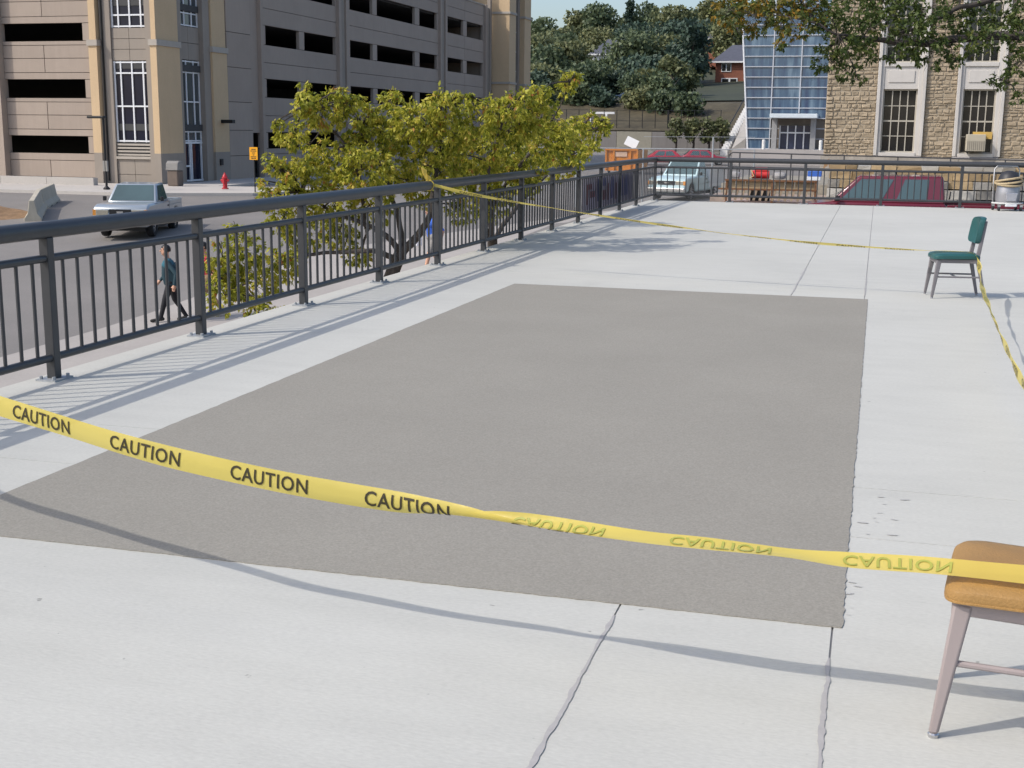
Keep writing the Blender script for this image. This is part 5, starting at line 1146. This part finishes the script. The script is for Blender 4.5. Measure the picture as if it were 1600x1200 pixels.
def tape(label, ctrl, word_start, pitch, wlen, whgt, width=.076, ripple=.004, skip=()):
    """ctrl: (x,y,z,twist deg, width factor)"""
    C_ = np.array([tuple(q)+((25,) if len(q) == 5 else ()) for q in ctrl], float); n = len(C_)
    def cr(t):
        i = min(int(t), n-2); f = t-i; p0, p1, p2, p3 = C_[max(i-1, 0)], C_[i], C_[i+1], C_[min(i+2, n-1)]
        return .5*((2*p1)+(p2-p0)*f+(2*p0-5*p1+4*p2-p3)*f*f+(3*p1-p0-3*p2+p3)*f**3)
    S_ = np.array([cr(t) for t in np.linspace(0, n-1-1e-6, 60*n)])
    arc = np.concatenate([[0], np.cumsum(np.linalg.norm(np.diff(S_[:, :3], axis=0), axis=1))])
    def frame(s):
        p = np.array([np.interp(s, arc, S_[:, k]) for k in range(6)]); a = np.array([np.interp(s-.02, arc, S_[:, k]) for k in range(3)]); c = np.array([np.interp(s+.02, arc, S_[:, k]) for k in range(3)])
        t_ = Vector(c-a).normalized(); U0 = Vector((0, 0, 1)); U0 = (U0-t_*U0.dot(t_)).normalized(); N0 = t_.cross(U0); th = math.radians(p[3])
        Wv = U0*math.cos(th)+N0*math.sin(th); Nn = t_.cross(Wv); return Vector(p[:3]), Wv, Nn, p[4], math.radians(p[5])
    def surf(s, v, off=0):
        p, Wv, Nn, wf_, ka = frame(s); bow = ripple*math.sin(s*7.3+v*2.2)*(.4+abs(v)); ka = ka if abs(ka) > .05 else .05
        ph = v*ka; w_ = width*wf_/ka; n_ = (Nn*math.cos(ph)+Wv*math.sin(ph))
        return p+Wv*(math.sin(ph)*w_)-Nn*((1-math.cos(ph))*w_-(1-math.cos(ka/2))*w_*.5)+Nn*bow+n_*off
    tot = arc[-1]; t = thing('caution_tape', label, 'caution tape', tuple(ctrl[0][:3]), group='yellow caution tapes')
    b = MB(); ns_ = int(tot/.011); nv = 10
    for i in range(ns_+1):
        for j in range(nv+1): b.v.append(tuple(surf(tot*i/ns_, j/nv-.5)))
    b.f = [(i*(nv+1)+j, (i+1)*(nv+1)+j, (i+1)*(nv+1)+j+1, i*(nv+1)+j+1) for i in range(ns_) for j in range(nv)]
    b.build('film', FILM, t, smooth=True, fix=False)
    s0 = word_start
    while s0+wlen < tot:
        for off, m in ((.0022, INK), (-.0022, INKB)):
            b = MB(); b.v = [tuple(surf(s0+u*wlen, (v-.5)*whgt/width, off)) for u, v in WV]; b.f = list(WF); b.build('lettering', m, t, fix=False)
        s0 += pitch
    return t, arc, S_
near = [(LX+.06, 4.38, 1.03, 0, .75), (-4.4, 4.17, .83, 0, 1), (-3.6, 3.98, .71, 0, 1), (-3.054, 3.848, .650, 0, 1), (-2.729, 3.77, .617, 0, 1), (-2.425, 3.70, .586, 2, 1), (-2.174, 3.675, .555, 0, 1), (-1.817, 3.637, .527, -3, 1),
  (-1.452, 3.624, .502, 6, 1, 60), (-1.30, 3.612, .496, 24, 1, 120), (-1.18, 3.608, .492, 46, 1, 185), (-1.05, 3.600, .490, 84, 1, 190), (-.915, 3.592, .487, 101, 1, 110), (-.613, 3.570, .482, 104, 1), (-.422, 3.568, .479, 103, 1), (-.181, 3.57, .474, 88, 1), (-.002, 3.558, .4775, 104, 1), (.206, 3.557, .485, 113, 1), (.451, 3.522, .495, 116, 1), (.70, 3.50, .50, 118, 1)]
# arc length from the rail to x=-2.97 gives the first visible word
def arclen_to(ctrl, x):
    s = 0
    for a, c in zip(ctrl[:-1], ctrl[1:]):
        d = math.dist(a[:3], c[:3])
        if c[0] >= x: return s+d*(x-a[0])/(c[0]-a[0])
        s += d
w1 = arclen_to(near, -2.985)
tape('yellow caution tape stretched across the foreground to the tan chair', near, w1-4*.498, .498, .295, .050)
far = [(LX+.07, 14.55, 1.0, 10, .5), (-4.6, 14.47, .90, 40, .7), (-3.6, 14.33, .775, 75, .8), (-2.5, 14.18, .655, 60, .8), (-1.5, 14.05, .565, 80, .8), (-.6, 13.95, .505, 62, .8), (.2, 13.87, .48, 70, .8), (.58, 13.83, .476, 85, .7), (.80, 13.84, .4775, 90, .5), (.975, 13.80, .476, 75, .5), (1.03, 13.70, .44, 45, .6)]
tape('yellow caution tape running from the left railing to the teal chair', far, .35, .498, .295, .050, ripple=.002)
side = [(1.03, 13.70, .43, 20, .6), (1.02, 13.2, .385, -35, .7), (.99, 12.5, .34, 15, .8), (.955, 11.7, .315, 60, .8), (.93, 10.7, .30, 40, .9), (.91, 9.7, .285, 18, 1), (.90, 8.7, .26, 8, 1), (.905, 7.8, .225, 5, 1), (.91, 6.8, .26, 5, 1), (.88, 5.4, .36, 0, 1), (.80, 3.98, .47, 0, .8)]
tape('yellow caution tape sagging from the teal chair towards the right foreground', side, .30, .498, .295, .050, ripple=.006)
kn = thing('tape_knot', 'yellow tape bow tied round the left top rail', 'tape knot', (LX, 14.55, 1.0))
MB().tube([(LX+.062*math.cos(a), 14.55+.01*math.sin(a*2), .995+.062*math.sin(a)) for a in np.linspace(0, 6.28, 17)], .006, 6).build('loop', FILM, kn)
b = MB()
for k in range(7):
    u = k/6; w = .018+.05*math.sin(u*2.4); b.v += [(LX+.02-.03*u, 14.52-.17*u, 1.05+.13*u-w*.7), (LX+.03-.05*u+.02*math.sin(k*2), 14.52-.17*u+w*.5, 1.05+.13*u+w*.7)]
b.f = [(2*k, 2*k+1, 2*k+3, 2*k+2) for k in range(6)]; o = b.build('tail', FILM, kn, fix=False); sm = o.modifiers.new('s', 'SOLIDIFY'); sm.thickness = .002

# ------------------------------------------------------------------ wet vacuum
vc = thing('wet_vacuum', 'grey wet vacuum with coiled tan hose on a chrome trolley by the far railing', 'vacuum', (2.82, 30.4, 0), R(12), world=False)
GT = mat('vac_grey', (.34, .34, .36), rough=.3, metal=.5, var=.12); HOSE = mat('vac_hose', (.42, .33, .20), rough=.6, var=.15); VB = mat('vac_black', (.03, .03, .035), rough=.5)
MB().lathe((0, 0, .12), [(.20, 0), (.25, .05), (.26, .2), (.25, .38), (.22, .46)], 24).build('tank', GT, vc, smooth=True)
MB().lathe((0, 0, .58), [(.25, 0), (.255, .05), (.22, .14), (.20, .2), (.14, .27), (.05, .30)], 24).build('motor_head', VB, vc, smooth=True)
for z_, r0, ph in ((.60, .285, 0), (.645, .29, .5), (.69, .28, 1.0)):
    MB().tube([(r0*math.cos(a), r0*.95*math.sin(a), z_+.05*math.sin(a+ph*2)) for a in np.linspace(0, 6.283, 29)], .024, 8).build('hose_coil', HOSE, vc, smooth=True)
hpts = [(-.27, .16, .10), (-.28, .18, .5), (-.27, .2, .90), (-.22, .2, .97), (.22, .2, .97), (.27, .2, .90), (.28, .18, .5), (.27, .16, .10)]
MB().tube(hpts, .015, 8).build('handle', CHROME, vc, smooth=True)
MB().tube([(.33*math.cos(a), .30*math.sin(a), .17) for a in np.linspace(math.pi, 2*math.pi, 15)], .018, 8).build('bumper_hoop', mat('vac_hoop', (.6, .6, .58), rough=.4), vc, smooth=True)
MB().box(-.12, .12, -.31, -.24, .10, .16).build('front_plate', WHITEF, vc, bevel=.01); MB().prism([(-.10, .22), (.10, .22), (.13, .40), (-.13, .40)], 'y', -.285, -.235).build('badge', mat('vac_badge', (.5, .5, .54), rough=.25, metal=.6), vc, bevel=.01)
for x, y in ((-.24, -.22), (.24, -.22), (-.25, .18), (.25, .18)):
    MB().tube([(x-.02, y, .05), (x+.02, y, .05)], .05, 12).build('caster', VB, vc); MB().box(x-.03, x+.03, y-.03, y+.03, .09, .14).build('caster_mount', CHROME, vc)
tag(MB().box(-.16, .16, -.12, .12, 0, .22).build('toolbox', VB, loc=(3.42, 30.35, 0), bevel=.02), 'small black box on the deck right of the wet vacuum', 'box')
